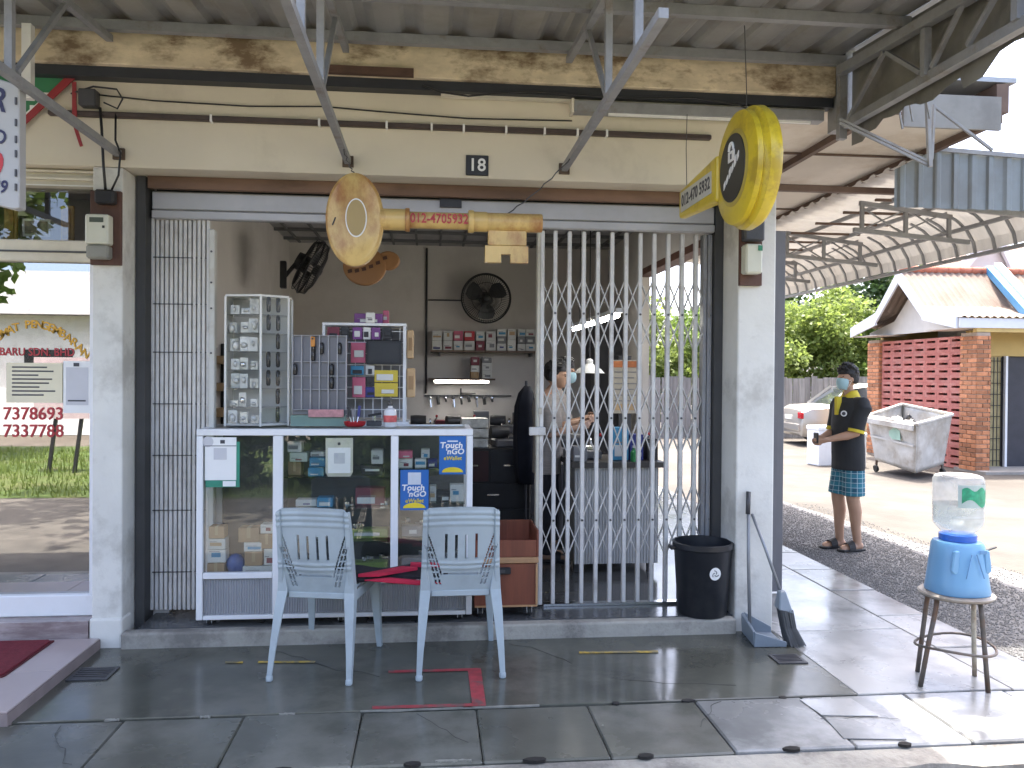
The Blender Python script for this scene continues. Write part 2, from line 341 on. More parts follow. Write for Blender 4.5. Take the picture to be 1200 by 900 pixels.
for i in range(7): obj('ceiling_batten', cbm, bd, (.22, 5.5+i*.52, 2.93))
cbm2 = MB().box(-.012, .012, -1.9, 1.9, -.02, 0).mesh('ceiling_batten'); cbm2.materials.append(bat)
for i in range(14): obj('ceiling_batten', cbm2, bd, (-1.4+i*.25, 7.0, 2.932))
MB().box(-4.4, 2.2, 4.63, 10.6, 3.45, 3.55).build('roof_slab', mat('roof_concrete', (.25, .24, .22), .9), bd)
MB().box(-4.4, 2.10, 9.12, 9.2, -.1, 3.44).build('back_wall', cream, bd)
MB().box(-4.4, -4.3, 4.63, 9.1, -.1, 3.44).build('side_wall', cream, bd)
MB().box(1.99, 2.10, 9.21, 10.6, -.1, 3.44).build('side_wall', cream, bd)
# roller shutter, rolled up
shut = mat('grey_shutter', (.42, .42, .43), .45, .08, 4, metal=.2, dirt=(.3, .29, .28), damt=.3)
sh = thing('roller_shutter', 'rolled up grey roller shutter across the top of the shop opening', 'shutter', (.1, 4.85, 2.39))
for z0, z1, yy in ((2.445, 2.55, 4.86), (2.392, 2.441, 4.85)):
    MB().box(-1.60, 1.74, yy, yy+.05, z0, z1).build('slat', shut, sh, bevel=.006)
MB().box(-1.595, 1.735, 4.93, 4.945, 2.40, 2.60).build('backing', darkgrey, sh)
MB().box(.05, .18, 4.835, 4.858, 2.50, 2.55).build('catch', black, sh)
# dark conduit strip, wires on the wall
cd = thing('wall_conduit', 'long dark brown conduit clipped across the cream wall', 'conduit', (0, 4.6, 2.88))
MB().box(-2.05, 1.62, 4.585, 4.619, 2.882, 2.912).build('pipe', mat('brown_conduit', (.06, .042, .035), .5, .3, 10), cd, bevel=.006)
clm = MB().box(-.006, .006, 4.58-4.6, .019, -.004, .036).mesh('clip'); clm.materials.append(white)
for x in (-1.2, -.62, -.25, 0, .18, .42, .64, .83, 1.0): obj('clip', clm, cd, (x, 4.6, 2.88))
def wire(name, label, pts, r=.004, mt=black, cat='cable', group='wall cables'):
    o = MB().path(pts, r, 6).build(name, mt, smooth='all'); return tag(o, label, cat, group)
wire('cable', 'thin black cable drooping across the cream wall above the conduit', [(-1.9, 4.60, 3.01), (-1.5, 4.605, 2.985), (-1.0, 4.605, 2.975), (-.6, 4.605, 2.99), (-.3, 4.605, 2.975), (.2, 4.605, 2.955), (.8, 4.605, 2.965)])
wire('cable', 'black cable looping under the stained beam near its middle', [(-.05, 4.52, 3.10), (.05, 4.50, 3.06), (.2, 4.50, 3.045), (.35, 4.50, 3.065), (.55, 4.51, 3.09), (1.0, 4.51, 3.075), (1.5, 4.51, 3.09), (1.75, 4.5, 3.06), (1.85, 4.47, 3.0)], .005)
ch = thing('steel_channel', 'dark grey steel channel fixed under the beam behind the yellow key', 'channel', (1.5, 4.55, 3.0))
MB().box(.80, 2.28, 4.54, 4.617, 3.0, 3.064).build('channel', steel, ch, bevel=.004)
MB().box(1.0, 2.2, 4.545, 4.56, 2.985, 2.999).build('tube', white, ch)
MB().box(.785, .799, 4.53, 4.618, 2.99, 3.07).build('end_plate', creamtrim, ch)
# number plate
npl = thing('number_plate', 'small black house number plate reading 18 above the opening', 'number plate', (.258, 4.615, 2.634))
MB().box(.194, .322, 4.606, 4.619, 2.636, 2.75).build('plate', black, npl, bevel=.003)
text('number', '18', .1, white, npl, (.258, 4.605, 2.692), bold=.015)
# meters
meterm = mat('meter_plastic', (.60, .60, .50), .4, .05)
def meter(x, z, label, s=1, y=4.615):
    t = thing('electricity_meter', label, 'meter', (x, y, z), 'electricity meters')
    MB().box(x-.075*s, x+.085*s, y-.025, y+.003, z-.02, z+.38).build('backboard', brownwood, t, bevel=.003)
    MB().box(x-.072*s, x+.05*s, y-.105, y-.027, z+.08, z+.24).build('case', meterm, t, bevel=.012, segs=2)
    MB().box(x-.068*s, x+.046*s, y-.098, y-.027, z+.005, z+.078).build('terminal_cover', mat('grey_cover', (.25, .25, .22), .5), t, bevel=.01)
    MB().box(x-.045*s, x+.025*s, y-.108, y-.104, z+.195, z+.22).build('display', mat('lcd', (.10, .12, .10), .25), t)
    MB().box(x+.02*s, x+.032*s, y-.108, y-.104, z+.165, z+.178).build('button', black, t)
    MB().box(x-.03, x+.07, y-.09, y-.027, z+.30, z+.375).build('fuse_box', black, t, bevel=.01)
meter(-1.757, 2.105, 'cream electricity meter on a brown board above the left pillar')
wire('cable', 'thick black cables running down to the left meter', [(-1.78, 4.59, 2.93), (-1.76, 4.56, 2.8), (-1.755, 4.57, 2.62), (-1.74, 4.56, 2.48)], .008)
wire('cable', 'black looped cable beside the cables above the left meter', [(-1.70, 4.59, 2.9), (-1.69, 4.56, 2.75), (-1.66, 4.55, 2.68), (-1.67, 4.55, 2.56), (-1.71, 4.56, 2.48)], .006)
wire('cable', 'coiled black cable end round the fuse box on the left wall', [(-1.93, 4.59, 3.0), (-1.8, 4.55, 3.03), (-1.68, 4.55, 3.02), (-1.65, 4.55, 2.97), (-1.68, 4.56, 2.92), (-1.75, 4.56, 2.95)], .005)
jb = tag(MB().box(-1.88, -1.79, 4.55, 4.618, 2.93, 3.02).build('junction_box', darkgrey, bevel=.006), 'small dark junction box on the wall at upper left', 'junction box')
mr = thing('electricity_meter', 'meter on a brown board behind the yellow key sign', 'meter', (1.86, 4.6, 2.07), 'electricity meters')
MB().box(1.80, 1.93, 4.585, 4.619, 2.04, 2.46).build('backboard', brownwood, mr)
MB().box(1.80, 1.90, 4.50, 4.584, 2.10, 2.27).build('case', meterm, mr, bevel=.01)
MB().box(1.87, 1.895, 4.494, 4.4995, 2.23, 2.26).build('sticker', mat('green_print', (.03, .22, .12), .5), mr)
MB().box(1.80, 1.92, 4.52, 4.584, 2.29, 2.42).build('fuse_box', darkgrey, mr, bevel=.01)
# grey steel door leaf standing open on the side
dl = thing('steel_door', 'grey steel door leaf standing open behind the right pillar', 'door', (2.27, 5.44, 0))
MB().box(2.10, 2.452, 5.42, 5.46, .01, 2.52).build('leaf', mat('grey_door_paint', (.14, .14, .15), .5, .12, 3), dl, bevel=.004)
MB().box(2.16, 2.40, 5.412, 5.419, .2, 1.2).build('panel', MATS['grey_door_paint'], dl); MB().box(2.16, 2.40, 5.412, 5.419, 1.35, 2.4).build('panel', MATS['grey_door_paint'], dl)

# ================================================================ SIDE SOFFIT + LEAN-TO
sf = thing('side_soffit', 'cream boarded roof overhang with brown battens beside the corner', 'roof overhang', (2.8, 7, 3.1))
soff = mat('cream_soffit_board', (.62, .565, .49), .75, .07, 2, dirt=(.4, .3, .2), damt=.4, dscale=1.5)
for i in range(7):
    for x0, x1 in ((2.11, 2.62), (2.66, 3.42)):
        MB().box(x0, x1, 4.64+i*.92, 5.55+i*.92, 3.105, 3.12).build('soffit_board', soff, sf)
bt = mat('brown_batten', (.13, .085, .065), .7, .2, 6)
for x in (2.64, 3.44): MB().box(x-.02, x+.02, 4.63, 11.1, 3.06, 3.125).build('batten', bt, sf)
MB().box(3.42, 3.50, 4.63, 11.1, 3.126, 3.30).build('fascia', bt, sf)
for i in range(8): MB().box(2.11, 3.42, 4.625+i*.92, 4.643+i*.92, 3.09, 3.104).build('batten', bt, sf)
MB().box(2.2, 3.55, 4.63, 11.1, 3.31, 3.34).build('roof_sheet', sheetm, sf)
MB().box(2.34, 2.40, 4.42, 4.62, 2.95, 3.40).build('corner_post', steel, sf)
lt = thing('lean_to_canopy', 'grey steel side canopy with trusses and curved corrugated eave', 'canopy', (4, 8, 2.6))
lean = mat('pale_roof_sheet', (.56, .53, .48), .5, .1, 3, dirt=(.3, .25, .2), damt=.4, trans=.1)
prof = [(3.38, 3.05), (3.50, 3.03), (3.8, 2.985), (4.1, 2.94), (4.28, 2.90), (4.40, 2.84), (4.49, 2.76), (4.55, 2.66), (4.57, 2.57)]
Y0, Y1 = 5.36, 10.6
def corr(u, pitch, h):
    t = (u/pitch) % 1
    return h*(0 if t < .55 else (t-.55)/.08 if t < .63 else 1 if t < .92 else (1-t)/.08)
rows = []; ny = int((Y1-Y0)/.2*8)
for k in range(ny+1):
    yy = Y0+(Y1-Y0)*k/ny; h = corr(yy, .2, .022); ring = []
    for i, (x, z) in enumerate(prof):
        a = Vector(prof[max(i-1, 0)]); b = Vector(prof[min(i+1, len(prof)-1)]); d = (b-a).normalized(); n = Vector((-d.y, d.x))
        if n.y < 0: n = -n
        ring.append((x+n.x*h, yy, z+n.y*h))
    rows.append(ring)
MB().ring_loft(rows, caps=False, closed=False).build('roof_sheet', lean, lt, recalc=False)
# dark bearers following the bend
for k in range(22):
    yy = Y0+.1+k*.236
    b = MB()
    for (x0, z0), (x1, z1) in zip(prof[4:-1], prof[5:]): b.bar((x0-.012, yy, z0-.012), (x1-.012, yy, z1-.012), .03, .012)
    b.build('eave_rib', steel, lt)
for (x, z) in ((4.545, 2.555), (4.44, 2.775), (3.75, 2.97), (4.1, 2.92)):
    MB().box(x-.018, x+.018, Y0, Y1, z-.03, z-.001).build('purlin', steel, lt)
for yy in (6.35, 7.75, 9.2):
    t = MB(); t.bar((3.5, yy, 2.94), (4.30, yy, 2.845), .035); t.bar((3.45, yy, 2.72), (4.46, yy, 2.64), .035); t.build('truss', steel, lt)
    for x in (3.52, 3.9, 4.28): MB().bar((x, yy, 2.72-.08*(x-3.45)), (x, yy, 2.935-.118*(x-3.5)), .028).build('strut', steel, lt)
    for a, b in ((3.54, 3.88), (3.92, 4.26)):
        MB().bar((a, yy, 2.735), (b, yy, 2.885), .012).build('brace', steel, lt); MB().bar((a, yy+.01, 2.9), (b, yy+.01, 2.70), .012).build('brace', steel, lt)
MB().bar((3.52, 5.40, 2.72), (4.45, 5.40, 2.66), .035).build('truss', steel, lt)
MB().bar((2.46, 5.60, 2.86), (3.6, 5.60, 2.86), .05, .04).build('cross_beam', bt, lt)
for k in range(9): MB().box(3.5, 4.2, 5.6+k*.5, 5.625+k*.5, 2.905, 2.925).build('cross_bearer', bt, lt)
# hanging grey corrugated end panel
ep = thing('corrugated_panel', 'hanging blue grey corrugated metal panel at top right', 'metal panel', (3.9, 5.3, 2.68))
rows = []; n = 150
for k in range(n+1):
    x = 3.17+1.55*k/n; h = corr(x, .13, .018); zt = 2.94+.14*min(1, (x-3.17)/.28)-.045*max(0, (x-3.45)); rows.append([(x, 5.30-h, 2.68), (x, 5.30-h, zt)])
MB().ring_loft(rows, caps=False, closed=False).build('sheet', mat('blue_grey_sheet', (.20, .225, .235), .5, .08, 2, metal=.2, dirt=(.12, .1, .08), damt=.3), ep, recalc=False)
MB().box(3.17, 4.7, 5.305, 5.33, 2.72, 2.75).build('rail', steel, ep)
MB().bar((3.45, 5.28, 3.085), (4.72, 5.28, 3.03), .02, .03).build('capping', steel, ep)

# ================================================================ FRONT CANOPY
fc = thing('front_canopy', 'corrugated metal canopy over the shop front on grey steel trusses', 'canopy', (0, 3.7, 3.2))
rows = []; XA, XB = -4.2, 2.41; n = int((XB-XA)/.25*10)
for k in range(n+1):
    x = XA+(XB-XA)*k/n; h = corr(x+.06, .25, .03)
    rows.append([(x, yy, 3.335-.0875*(4.40-yy)+h) for yy in (4.60, 3.7, 2.75)])
MB().ring_loft(rows, caps=False, closed=False).build('roof_sheet', sheetm, fc, recalc=False)
for yy in (4.43, 3.80, 3.3, 2.8):
    zz = 3.333-.0875*(4.40-yy); MB().box(-4.2, 2.34, yy-.022, yy+.022, zz-.052, zz-.001).build('purlin', steel, fc)
for x in (-2.95, -1.69, -.464, .758):
    zt = lambda yy: 3.275-.0875*(4.40-yy)
    t = MB(); t.bar((x, 4.617, 2.69), (x, 2.62, 2.70), .034); t.build('bottom_chord', steel, fc)
    MB().bar((x, 4.48, zt(4.48)-.02), (x, 2.70, zt(2.70)-.02), .034).build('top_chord', steel, fc)
    for yy in (3.46, 2.95): MB().bar((x, yy, 2.71), (x, yy, zt(yy)-.03), .03).build('strut', steel, fc)
    MB().bar((x+.005, 3.50, 2.72), (x+.005, 3.95, zt(3.95)-.03), .022).build('brace', steel, fc)
    MB().box(x-.03, x+.03, 4.60, 4.619, 2.66, 2.72).build('wall_plate', mat('rusty_plate', (.10, .07, .05), .8, .3, 20), fc)
# right end truss
x = 2.30
MB().bar((x, 4.40, 3.24), (x, 2.7, 3.10), .05).build('top_chord', steel, fc); MB().bar((x+.02, 4.36, 2.925), (x+.02, 2.7, 2.90), .045).build('bottom_chord', steel, fc)
for yy in (3.6, 3.0): MB().bar((x, yy, 2.92), (x, yy, 3.14), .035).build('strut', steel, fc)
for a, b in ((4.3, 3.95), (3.55, 3.3), (3.3, 3.0)): MB().bar((x, a, 2.94), (x, b, 3.17), .02).build('brace', steel, fc)
MB().bar((x, 3.64, 2.95), (x, 3.93, 3.16), .02).build('brace', steel, fc)
MB().box(2.30, 2.345, 4.40, 4.44, 2.86, 3.3).build('corner_post', steel, fc)
# hanging sheet fascia with a torn lower edge
fz = mat('weathered_grey_fascia', (.24, .235, .22), .55, .12, 2.5, .03, 30, metal=.3, dirt=(.12, .11, .1), damt=.4, dscale=2)
low = {4.40: 2.82, 4.29: 2.815, 4.21: 2.84, 4.15: 2.845, 4.07: 2.87, 4.0: 2.86, 3.93: 2.855, 3.87: 2.87, 3.8: 2.86, 3.74: 2.835, 3.66: 2.83, 3.55: 2.85, 3.45: 2.86, 3.42: 2.80, 3.3: 2.81, 3.2: 2.88, 3.1: 2.88, 2.95: 2.86, 2.75: 2.87}
rows = []
for yy in sorted(low, reverse=True): rows.append([(2.372+.006*math.sin(yy*40), yy, low[yy]), (2.372, yy, 3.345-.0875*(4.40-yy))])
MB().ring_loft(rows, caps=False, closed=False).build('fascia_sheet', fz, fc, recalc=False)
for yy, zz in ((3.95, 2.87), (3.86, 2.88), (3.72, 2.85)): MB().bar((2.385, yy, zz), (2.40, yy-.005, zz-.09), .008).build('torn_strip', steel, fc)
# loose bracket, aerial-like strut to the right of the fascia
lb = thing('loose_bracket', 'loose dark steel bracket hanging below the torn fascia at upper right', 'bracket', (2.75, 4.2, 2.6))
MB().bar((2.60, 4.05, 2.97), (2.62, 4.05, 2.62), .02).build('post', steel, lb); MB().bar((2.64, 4.05, 2.95), (2.63, 4.05, 2.66), .012).build('post', steel, lb)
MB().bar((2.64, 4.05, 2.94), (2.97, 4.05, 2.72), .014).build('arm', steel, lb)
for d in (0, .02): MB().bar((2.14, 4.10, 2.85+d), (2.62, 4.06, 2.63+d), .012).build('arm', steel, lb)
MB().bar((2.60, 4.05, 2.97), (2.40, 4.1, 3.0), .02).build('arm', steel, lb)
pn = MB(); pn.box(2.66, 3.25, 4.36, 4.38, 2.93, 3.12); tag(pn.build('fascia_board', fz), 'pale grey fascia board hanging behind the loose bracket', 'board')

# ================================================================ NEIGHBOURING SHOP (left)
nb = thing('neighbour_shopfront', 'white framed glass front of the neighbouring shop at the left edge', 'shopfront', (-2.9, 4.75, 0))
marble = mat('swirled_marble_tile', (.36, .31, .30), .25, .35, 5, dirt=(.18, .13, .13), damt=.7, dscale=7, dlo=.48, stretch=(.35, 1, 1.6))
MB().box(-4.3, -1.842, 4.60, 4.95, -.1, .15).build('riser', marble, nb)
MB().box(-4.3, -1.842, 4.70, 4.80, .151, .268).build('sill_frame', alum, nb, bevel=.006)
MB().box(-4.3, -1.842, 4.70, 4.80, 2.112, 2.23).build('head_frame', creamtrim, nb, bevel=.006)
MB().box(-4.3, -1.842, 4.692, 4.699, 2.16, 2.17).build('head_groove', darkgrey, nb)
MB().box(-1.875, -1.835, 4.70, 4.80, .268, 2.112).build('mullion', alum, nb); MB().box(-3.3, -3.25, 4.70, 4.80, .268, 2.112).build('mullion', alum, nb)
wg = glassmat('reflective_window', (.42, .42, .42), .42)
MB().box(-3.25, -1.875, 4.745, 4.751, .268, 2.112).build('window_pane', wg, nb); MB().box(-4.3, -3.3, 4.745, 4.751, .268, 2.112).build('window_pane', wg, nb)
MB().box(-4.3, -1.842, 4.72, 4.9, 2.53, 2.622).build('transom_head', creamtrim, nb)
for z in (2.56, 2.60): MB().box(-4.3, -1.842, 4.69, 4.719, z, z+.012).build('trim', creamtrim, nb)
MB().box(-4.3, -1.842, 4.69, 4.70, 2.527, 2.532).build('trim_line', white, nb)
MB().quad((-4.3, 4.78, 2.23), (-1.842, 4.78, 2.23), (-1.842, 4.78, 2.53), (-4.3, 4.78, 2.53)).build('transom_glass', glassmat('transom_glass', (.6, .6, .6), .12), nb)
MB().box(-4.3, -1.625, 6.9, 6.95, 0, 2.95).build('interior_wall', iwall, nb); MB().box(-4.3, -1.64, 4.96, 6.89, .1, .15).build('floor', plinth, nb); MB().box(-4.3, -1.64, 4.96, 6.89, 2.9, 2.95).build('ceiling', MATS['grey_ceiling'], nb)
# brown picture frames etc. seen inside
pf = thing('picture_frame', 'dark wood picture frame hanging behind the neighbour window', 'picture frame', (-2.1, 5.0, 1.7))
for a, b, c, d in ((-2.06, -1.95, 1.74, 1.76), (-2.06, -1.95, 1.90, 1.92), (-2.075, -2.055, 1.74, 1.92), (-1.955, -1.935, 1.74, 1.92)): MB().box(a, b, 4.99, 5.01, c, d).build('frame', brownwood, pf)
MB().box(-2.055, -1.955, 5.0, 5.005, 1.76, 1.90).build('picture', mat('dark_teal_print', (.03, .06, .07), .4, .5, 25), pf)
# transom contents
tr = mat('yellow_varnish_wood', (.55, .36, .10), .5, .15, 8)
for x, lab in ((-2.06, 'yellow wooden panel standing in the transom nearer the meter'), (-2.365, 'yellow wooden panel in the transom at the picture edge')):
    t = thing('carved_plaque', lab, 'plaque', (x, 4.86, 2.24)); MB().box(x-.035, x+.035, 4.85, 4.87, 2.24, 2.45).build('board', tr, t, bevel=.004); MB().box(x-.02, x+.02, 4.842, 4.849, 2.26, 2.43).build('carving', mat('dark_yellow_carving', (.42, .26, .06), .6, .3, 30), t)
t = thing('framed_picture', 'small white framed picture in the transom window', 'picture', (-2.22, 4.85, 2.27)); MB().box(-2.30, -2.15, 4.85, 4.865, 2.27, 2.37).build('frame', white, t); MB().box(-2.285, -2.165, 4.843, 4.849, 2.285, 2.355).build('print', mat('mixed_print', (.3, .24, .2), .5, .7, 22), t)
# window lettering and notices
wl = thing('window_lettering', 'orange arched and red stuck lettering on the neighbour window', 'lettering', (-2.2, 4.74, 1.1))
orange = mat('orange_lettering', (.62, .33, .03), .5, .1)
ws = 'KHIDMAT PENGEMBARAN'
for i, c in enumerate(ws):
    a = (i-9)/9.0; x = -2.19+a*.275*1.0; z = 1.765-.16*a*a
    if c != ' ': text('letter', c, .062, orange, wl, (x, 4.741, z), (math.pi/2, .55*a, 0), bold=.02)
text('lettering', 'NIA BARU SDN. BHD', .062, redink, wl, (-2.225, 4.741, 1.612), bold=.012, sx=.86)
text('lettering', '7378693', .098, redink, wl, (-2.19, 4.741, 1.268), bold=.012, sx=.92)
text('lettering', '7337788', .098, redink, wl, (-2.19, 4.741, 1.172), bold=.012, sx=.92)
ink = mat('dark_ink', (.06, .06, .07), .6)
n1 = thing('paper_notice', 'cream paper notice with dark lines taped to the neighbour window', 'notice', (-2.18, 4.738, 1.33))
MB().box(-2.33, -2.035, 4.738, 4.7415, 1.332, 1.553).build('sheet', mat('cream_paper', (.72, .66, .48), .7, .04), n1)
for i in range(8): MB().box(-2.30, -2.30+.23*(.8+.2*math.sin(i*2.3)), 4.7365, 4.7375, 1.525-i*.022, 1.533-i*.022).build('text_line', ink, n1)
n2 = thing('payment_notice', 'white framed payment notice on the neighbour window by the pillar', 'notice', (-1.945, 4.738, 1.275))
MB().box(-2.03, -1.882, 4.737, 4.7415, 1.275, 1.565).build('sheet', paper, n2)
MB().box(-2.015, -1.897, 4.7355, 4.7365, 1.32, 1.53).build('panel', mat('pale_grey_print', (.55, .55, .57), .7, .06), n2)
MB().box(-1.975, -1.945, 4.7345, 4.7352, 1.535, 1.555).build('emblem', ink, n2); MB().box(-2.005, -1.91, 4.7345, 4.7352, 1.34, 1.348).build('text_line', ink, n2)
# tiled platform, red mat
tp = thing('tiled_platform', None, None, (-3, 4.1, 0)); struct(tp)
MB().box(-4.3, -1.775, 3.62, 4.597, -.14, .05).build('bed', mat('tile_grout', (.25, .2, .19), .8), tp)
tm = MB().box(-.298, .298, -.2405, .2405, 0, .009).mesh('tile', .002); tm.materials.append(tilem)
for i in range(4):
    for j in range(2): obj('tile', tm, tp, (-2.076-i*.6, 3.866+j*.485, .05))
mt_ = thing('door_mat', 'dark red door mat on the pink tiles at the left edge', 'mat', (-2.5, 4.3, .06))
MB().prism([(-2.9, 4.04), (-2.02, 4.04), (-2.005, 4.06), (-2.005, 4.53), (-2.02, 4.55), (-2.9, 4.55)], 'z', .0605, .072).build('pile', mat('dark_red_pile', (.16, .015, .025), .95, .2, 40, .6, 200), mt_, bevel=.003)
MB().prism([(-2.91, 4.028), (-2.0, 4.028), (-1.993, 4.05), (-1.993, 4.55), (-2.0, 4.56), (-2.91, 4.56)], 'z', .0595, .064).build('backing', mat('dark_red_edge', (.09, .01, .015), .9), mt_)
# hanging white sign board at the left edge (end-on)
sb = thing('hanging_signboard', 'white hanging signboard with navy and red letters cut by the left edge', 'signboard', (-1.85, 3.55, 2.2))
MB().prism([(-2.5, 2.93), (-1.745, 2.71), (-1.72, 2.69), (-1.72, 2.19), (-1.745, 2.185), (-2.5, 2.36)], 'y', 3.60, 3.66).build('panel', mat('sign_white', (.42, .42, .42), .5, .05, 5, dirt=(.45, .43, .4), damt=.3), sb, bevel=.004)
navy = mat('navy_letter', (.02, .02, .07), .5)
text('lettering', 'R', .135, navy, sb, (-1.80, 3.597, 2.635), (math.pi/2, .2, 0), bold=.02, sx=.8)
text('lettering', 'SDN BHD', .085, navy, sb, (-1.77, 3.597, 2.475), (math.pi/2, .2, 0), bold=.02, sx=.8, align='RIGHT')
text('lettering', '0', .14, redink, sb, (-1.815, 3.597, 2.365), (math.pi/2, .2, 0), bold=.03, sx=.9)
text('lettering', '5639', .075, navy, sb, (-1.765, 3.597, 2.27), (math.pi/2, .2, 0), bold=.02, align='RIGHT', sx=.8)
for z in (2.62, 2.53, 2.46, 2.40, 2.32, 2.26): MB().box(-1.735, -1.728, 3.592, 3.599, z, z+.03).build('rivet', darkgrey, sb)
# green and red sign behind it
gs_ = thing('arrow_sign', 'green sign with a red and white slanting border behind the left brace', 'sign', (-2.1, 4.6, 2.75))
MB().prism([(-2.9, 3.09), (-1.93, 3.09), (-2.24, 2.80), (-2.9, 2.70)], 'y', 4.594, 4.6).build('panel', mat('sign_green', (.04, .20, .09), .5, .1), gs_)
MB().prism([(-1.955, 3.09), (-1.90, 3.09), (-2.24, 2.745), (-2.24, 2.79)], 'y', 4.586, 4.593).build('border', mat('sign_red', (.30, .03, .035), .5, .15), gs_)
MB().prism([(-1.985, 3.05), (-1.965, 3.06), (-2.24, 2.80), (-2.24, 2.815)], 'y', 4.588, 4.5935).build('border', white, gs_)
MB().prism([(-1.92, 3.06), (-1.90, 3.06), (-1.895, 2.82), (-1.865, 2.72), (-1.88, 2.715), (-1.92, 2.84)], 'y', 4.578, 4.585).build('ribbon', MATS['sign_red'], gs_)
MB().box(-2.12, -2.03, 4.589, 4.5935, 2.985, 3.0).build('stripe', white, gs_)
MB().box(-2.14, -2.10, 4.589, 4.5935, 2.90, 2.93).build('arrow', white, gs_)
us = MB(); us.bar((-2.06, 4.4, 3.28), (-2.06, 4.4, 2.9), .045); tag(us.build('hanger_bar', white), 'white painted hanger bar above the signboard at upper left', 'bar')

# ================================================================ FOLDING GATES
gatem = mat('silver_gate_paint', (.60, .59, .57), .45, .1, 8, metal=.1, dirt=(.28, .25, .22), damt=.5, dscale=5, dlo=.55)
creamgate = mat('cream_gate_post', (.52, .50, .42), .5, .1, 6, dirt=(.25, .2, .15), damt=.5, dscale=6)
fg = thing('folding_gate', 'silver scissor folding gate drawn across the right half of the opening', 'gate', (1.2, 4.85, .09))
gx0, gp, gn = .668, .0885, 12
barm = MB().box(-.012, .012, -.009, .009, .105, 2.388).mesh('gate_bar', .003); barm.materials.append(gatem)
for i in range(1, gn+1):
    obj('gate_bar', barm, fg, (gx0+i*gp, 4.85, 0)); obj('gate_bar', barm, fg, (gx0+i*gp+.004, 4.882, 0))
hz = .228
for s in (1, -1):
    lm = MB().bar((-gp, 0, s*hz), (gp, 0, -s*hz), .005, .022, upv=(0, 1, 0)).mesh('lattice_strip'); lm.materials.append(gatem)
    lm1 = MB().bar((-gp/2, 0, s*hz/2), (gp/2, 0, -s*hz/2), .005, .022, upv=(0, 1, 0)).mesh('lattice_strip'); lm1.materials.append(gatem)
    for zc in (1.885, 1.245, .617):
        for i in range(1, gn): obj('lattice_strip', lm, fg, (gx0+i*gp, 4.8655+.006*s, zc))
        obj('lattice_strip', lm1, fg, (gx0+gp/2, 4.8655+.006*s, zc+s*hz/2)); obj('lattice_strip', lm1, fg, (gx0+gp/2, 4.8655+.006*s, zc-s*hz/2))
        obj('lattice_strip', lm1, fg, (gx0+(gn-.5)*gp, 4.8655+.006*s, zc+s*hz/2)); obj('lattice_strip', lm1, fg, (gx0+(gn-.5)*gp, 4.8655+.006*s, zc-s*hz/2))
pvm = MB().lathe([(.007, -.004), (.007, .004)], 8).xf(Matrix.Rotation(R(90), 4, 'X')).mesh('rivet'); pvm.materials.append(darkgrey)
for zc in (1.885, 1.245, .617):
    for i in range(1, gn+1): obj('rivet', pvm, fg, (gx0+i*gp, 4.838, zc))
MB().box(.645, .663, 4.835, 4.90, .095, 2.388).build('gate_post', creamgate, fg, bevel=.004); MB().box(.664, .69, 4.84, 4.895, .1, 2.388).build('gate_post', gatem, fg, bevel=.004)
lk = MB().box(.60, .70, 4.815, 4.834, 1.14, 1.19).build('lock_plate', gatem, fg, bevel=.004); MB().box(.655, .675, 4.80, 4.814, 1.27, 1.31).build('handle', creamgate, fg, bevel=.003)
MB().box(.70, 1.735, 4.84, 4.89, .09, .104).build('floor_track', chrome, fg)
for x in (1.695, 1.722): MB().box(x-.011, x+.011, 4.83, 4.90, .1, 2.388).build('gate_post', steel, fg, bevel=.003)
fg.location.y += .06
lg = thing('folding_gate', 'folded silver gate bunched against the left pillar', 'gate', (-1.44, 4.9, .09))
lbm = MB().box(-.0095, .0095, -.02, .02, .12, 2.40).mesh('gate_bar', .003); lbm.materials.append(gatem)
for i in range(13): obj('gate_bar', lbm, lg, (-1.605+i*.0262, 4.915-.0012*i, 0))
for zc in (2.17, 1.90, 1.62, 1.32, 1.02, .70, .34):
    MB().box(-1.60, -1.29, 4.885, 4.894, zc, zc+.006).build('pivot_rod', darkgrey, lg)
MB().box(-1.283, -1.252, 4.87, 4.93, .1, 2.34).build('gate_post', mat('cream_post_light', (.60, .60, .56), .5, .06, 6, dirt=(.4, .36, .3), damt=.4, dscale=6), lg, bevel=.004)
for zc in (2.21, 2.03, 1.88, 1.62): MB().lathe([(.006, 0), (.006, .006)], 8).xf(Matrix.Translation((-1.268, 4.868, zc)) @ Matrix.Rotation(R(90), 4, 'X')).build('rivet', darkgrey, lg)

# ================================================================ DISPLAY COUNTER
dc = thing('display_counter', 'white framed glass display counter on casters below the shelves', 'counter', (-.52, 4.88, .09))
CY0, CY1 = 4.66, 5.12
def fr(x0, x1, z0, z1, y0=CY0, y1=CY0+.035): return MB().box(x0, x1, y0, y1, z0, z1).build('frame', alum, dc, bevel=.003)
fr(-1.292, .247, 1.155, 1.192); fr(-1.292, -1.257, .123, 1.153); fr(.213, .247, .123, 1.153); fr(-1.255, .211, .123, .146)
fr(-.876, -.822, .148, 1.153); fr(-.22, -.178, .345, 1.153); fr(-1.255, -.878, .352, .386); fr(-.82, .211, .312, .344)
for yy in (CY1-.035,):
    fr(-1.292, -1.257, .123, 1.192, yy, CY1); fr(.213, .247, .123, 1.192, yy, CY1); fr(-1.255, .211, 1.155, 1.192, yy, CY1)
for x0 in (-1.292, .213): fr(x0, x0+.034, 1.157, 1.19, CY0+.037, CY1-.037); fr(x0, x0+.034, .125, .146, CY0+.037, CY1-.037)
dg = glassmat('counter_glass', (.93, .95, .94), .055, grime=.012)
for x0, x1, z0 in ((-1.255, -.878, .388), (-.82, -.222, .346), (-.176, .211, .346)): MB().box(x0, x1, CY0+.014, CY0+.019, z0, 1.153).build('window_pane', dg, dc)
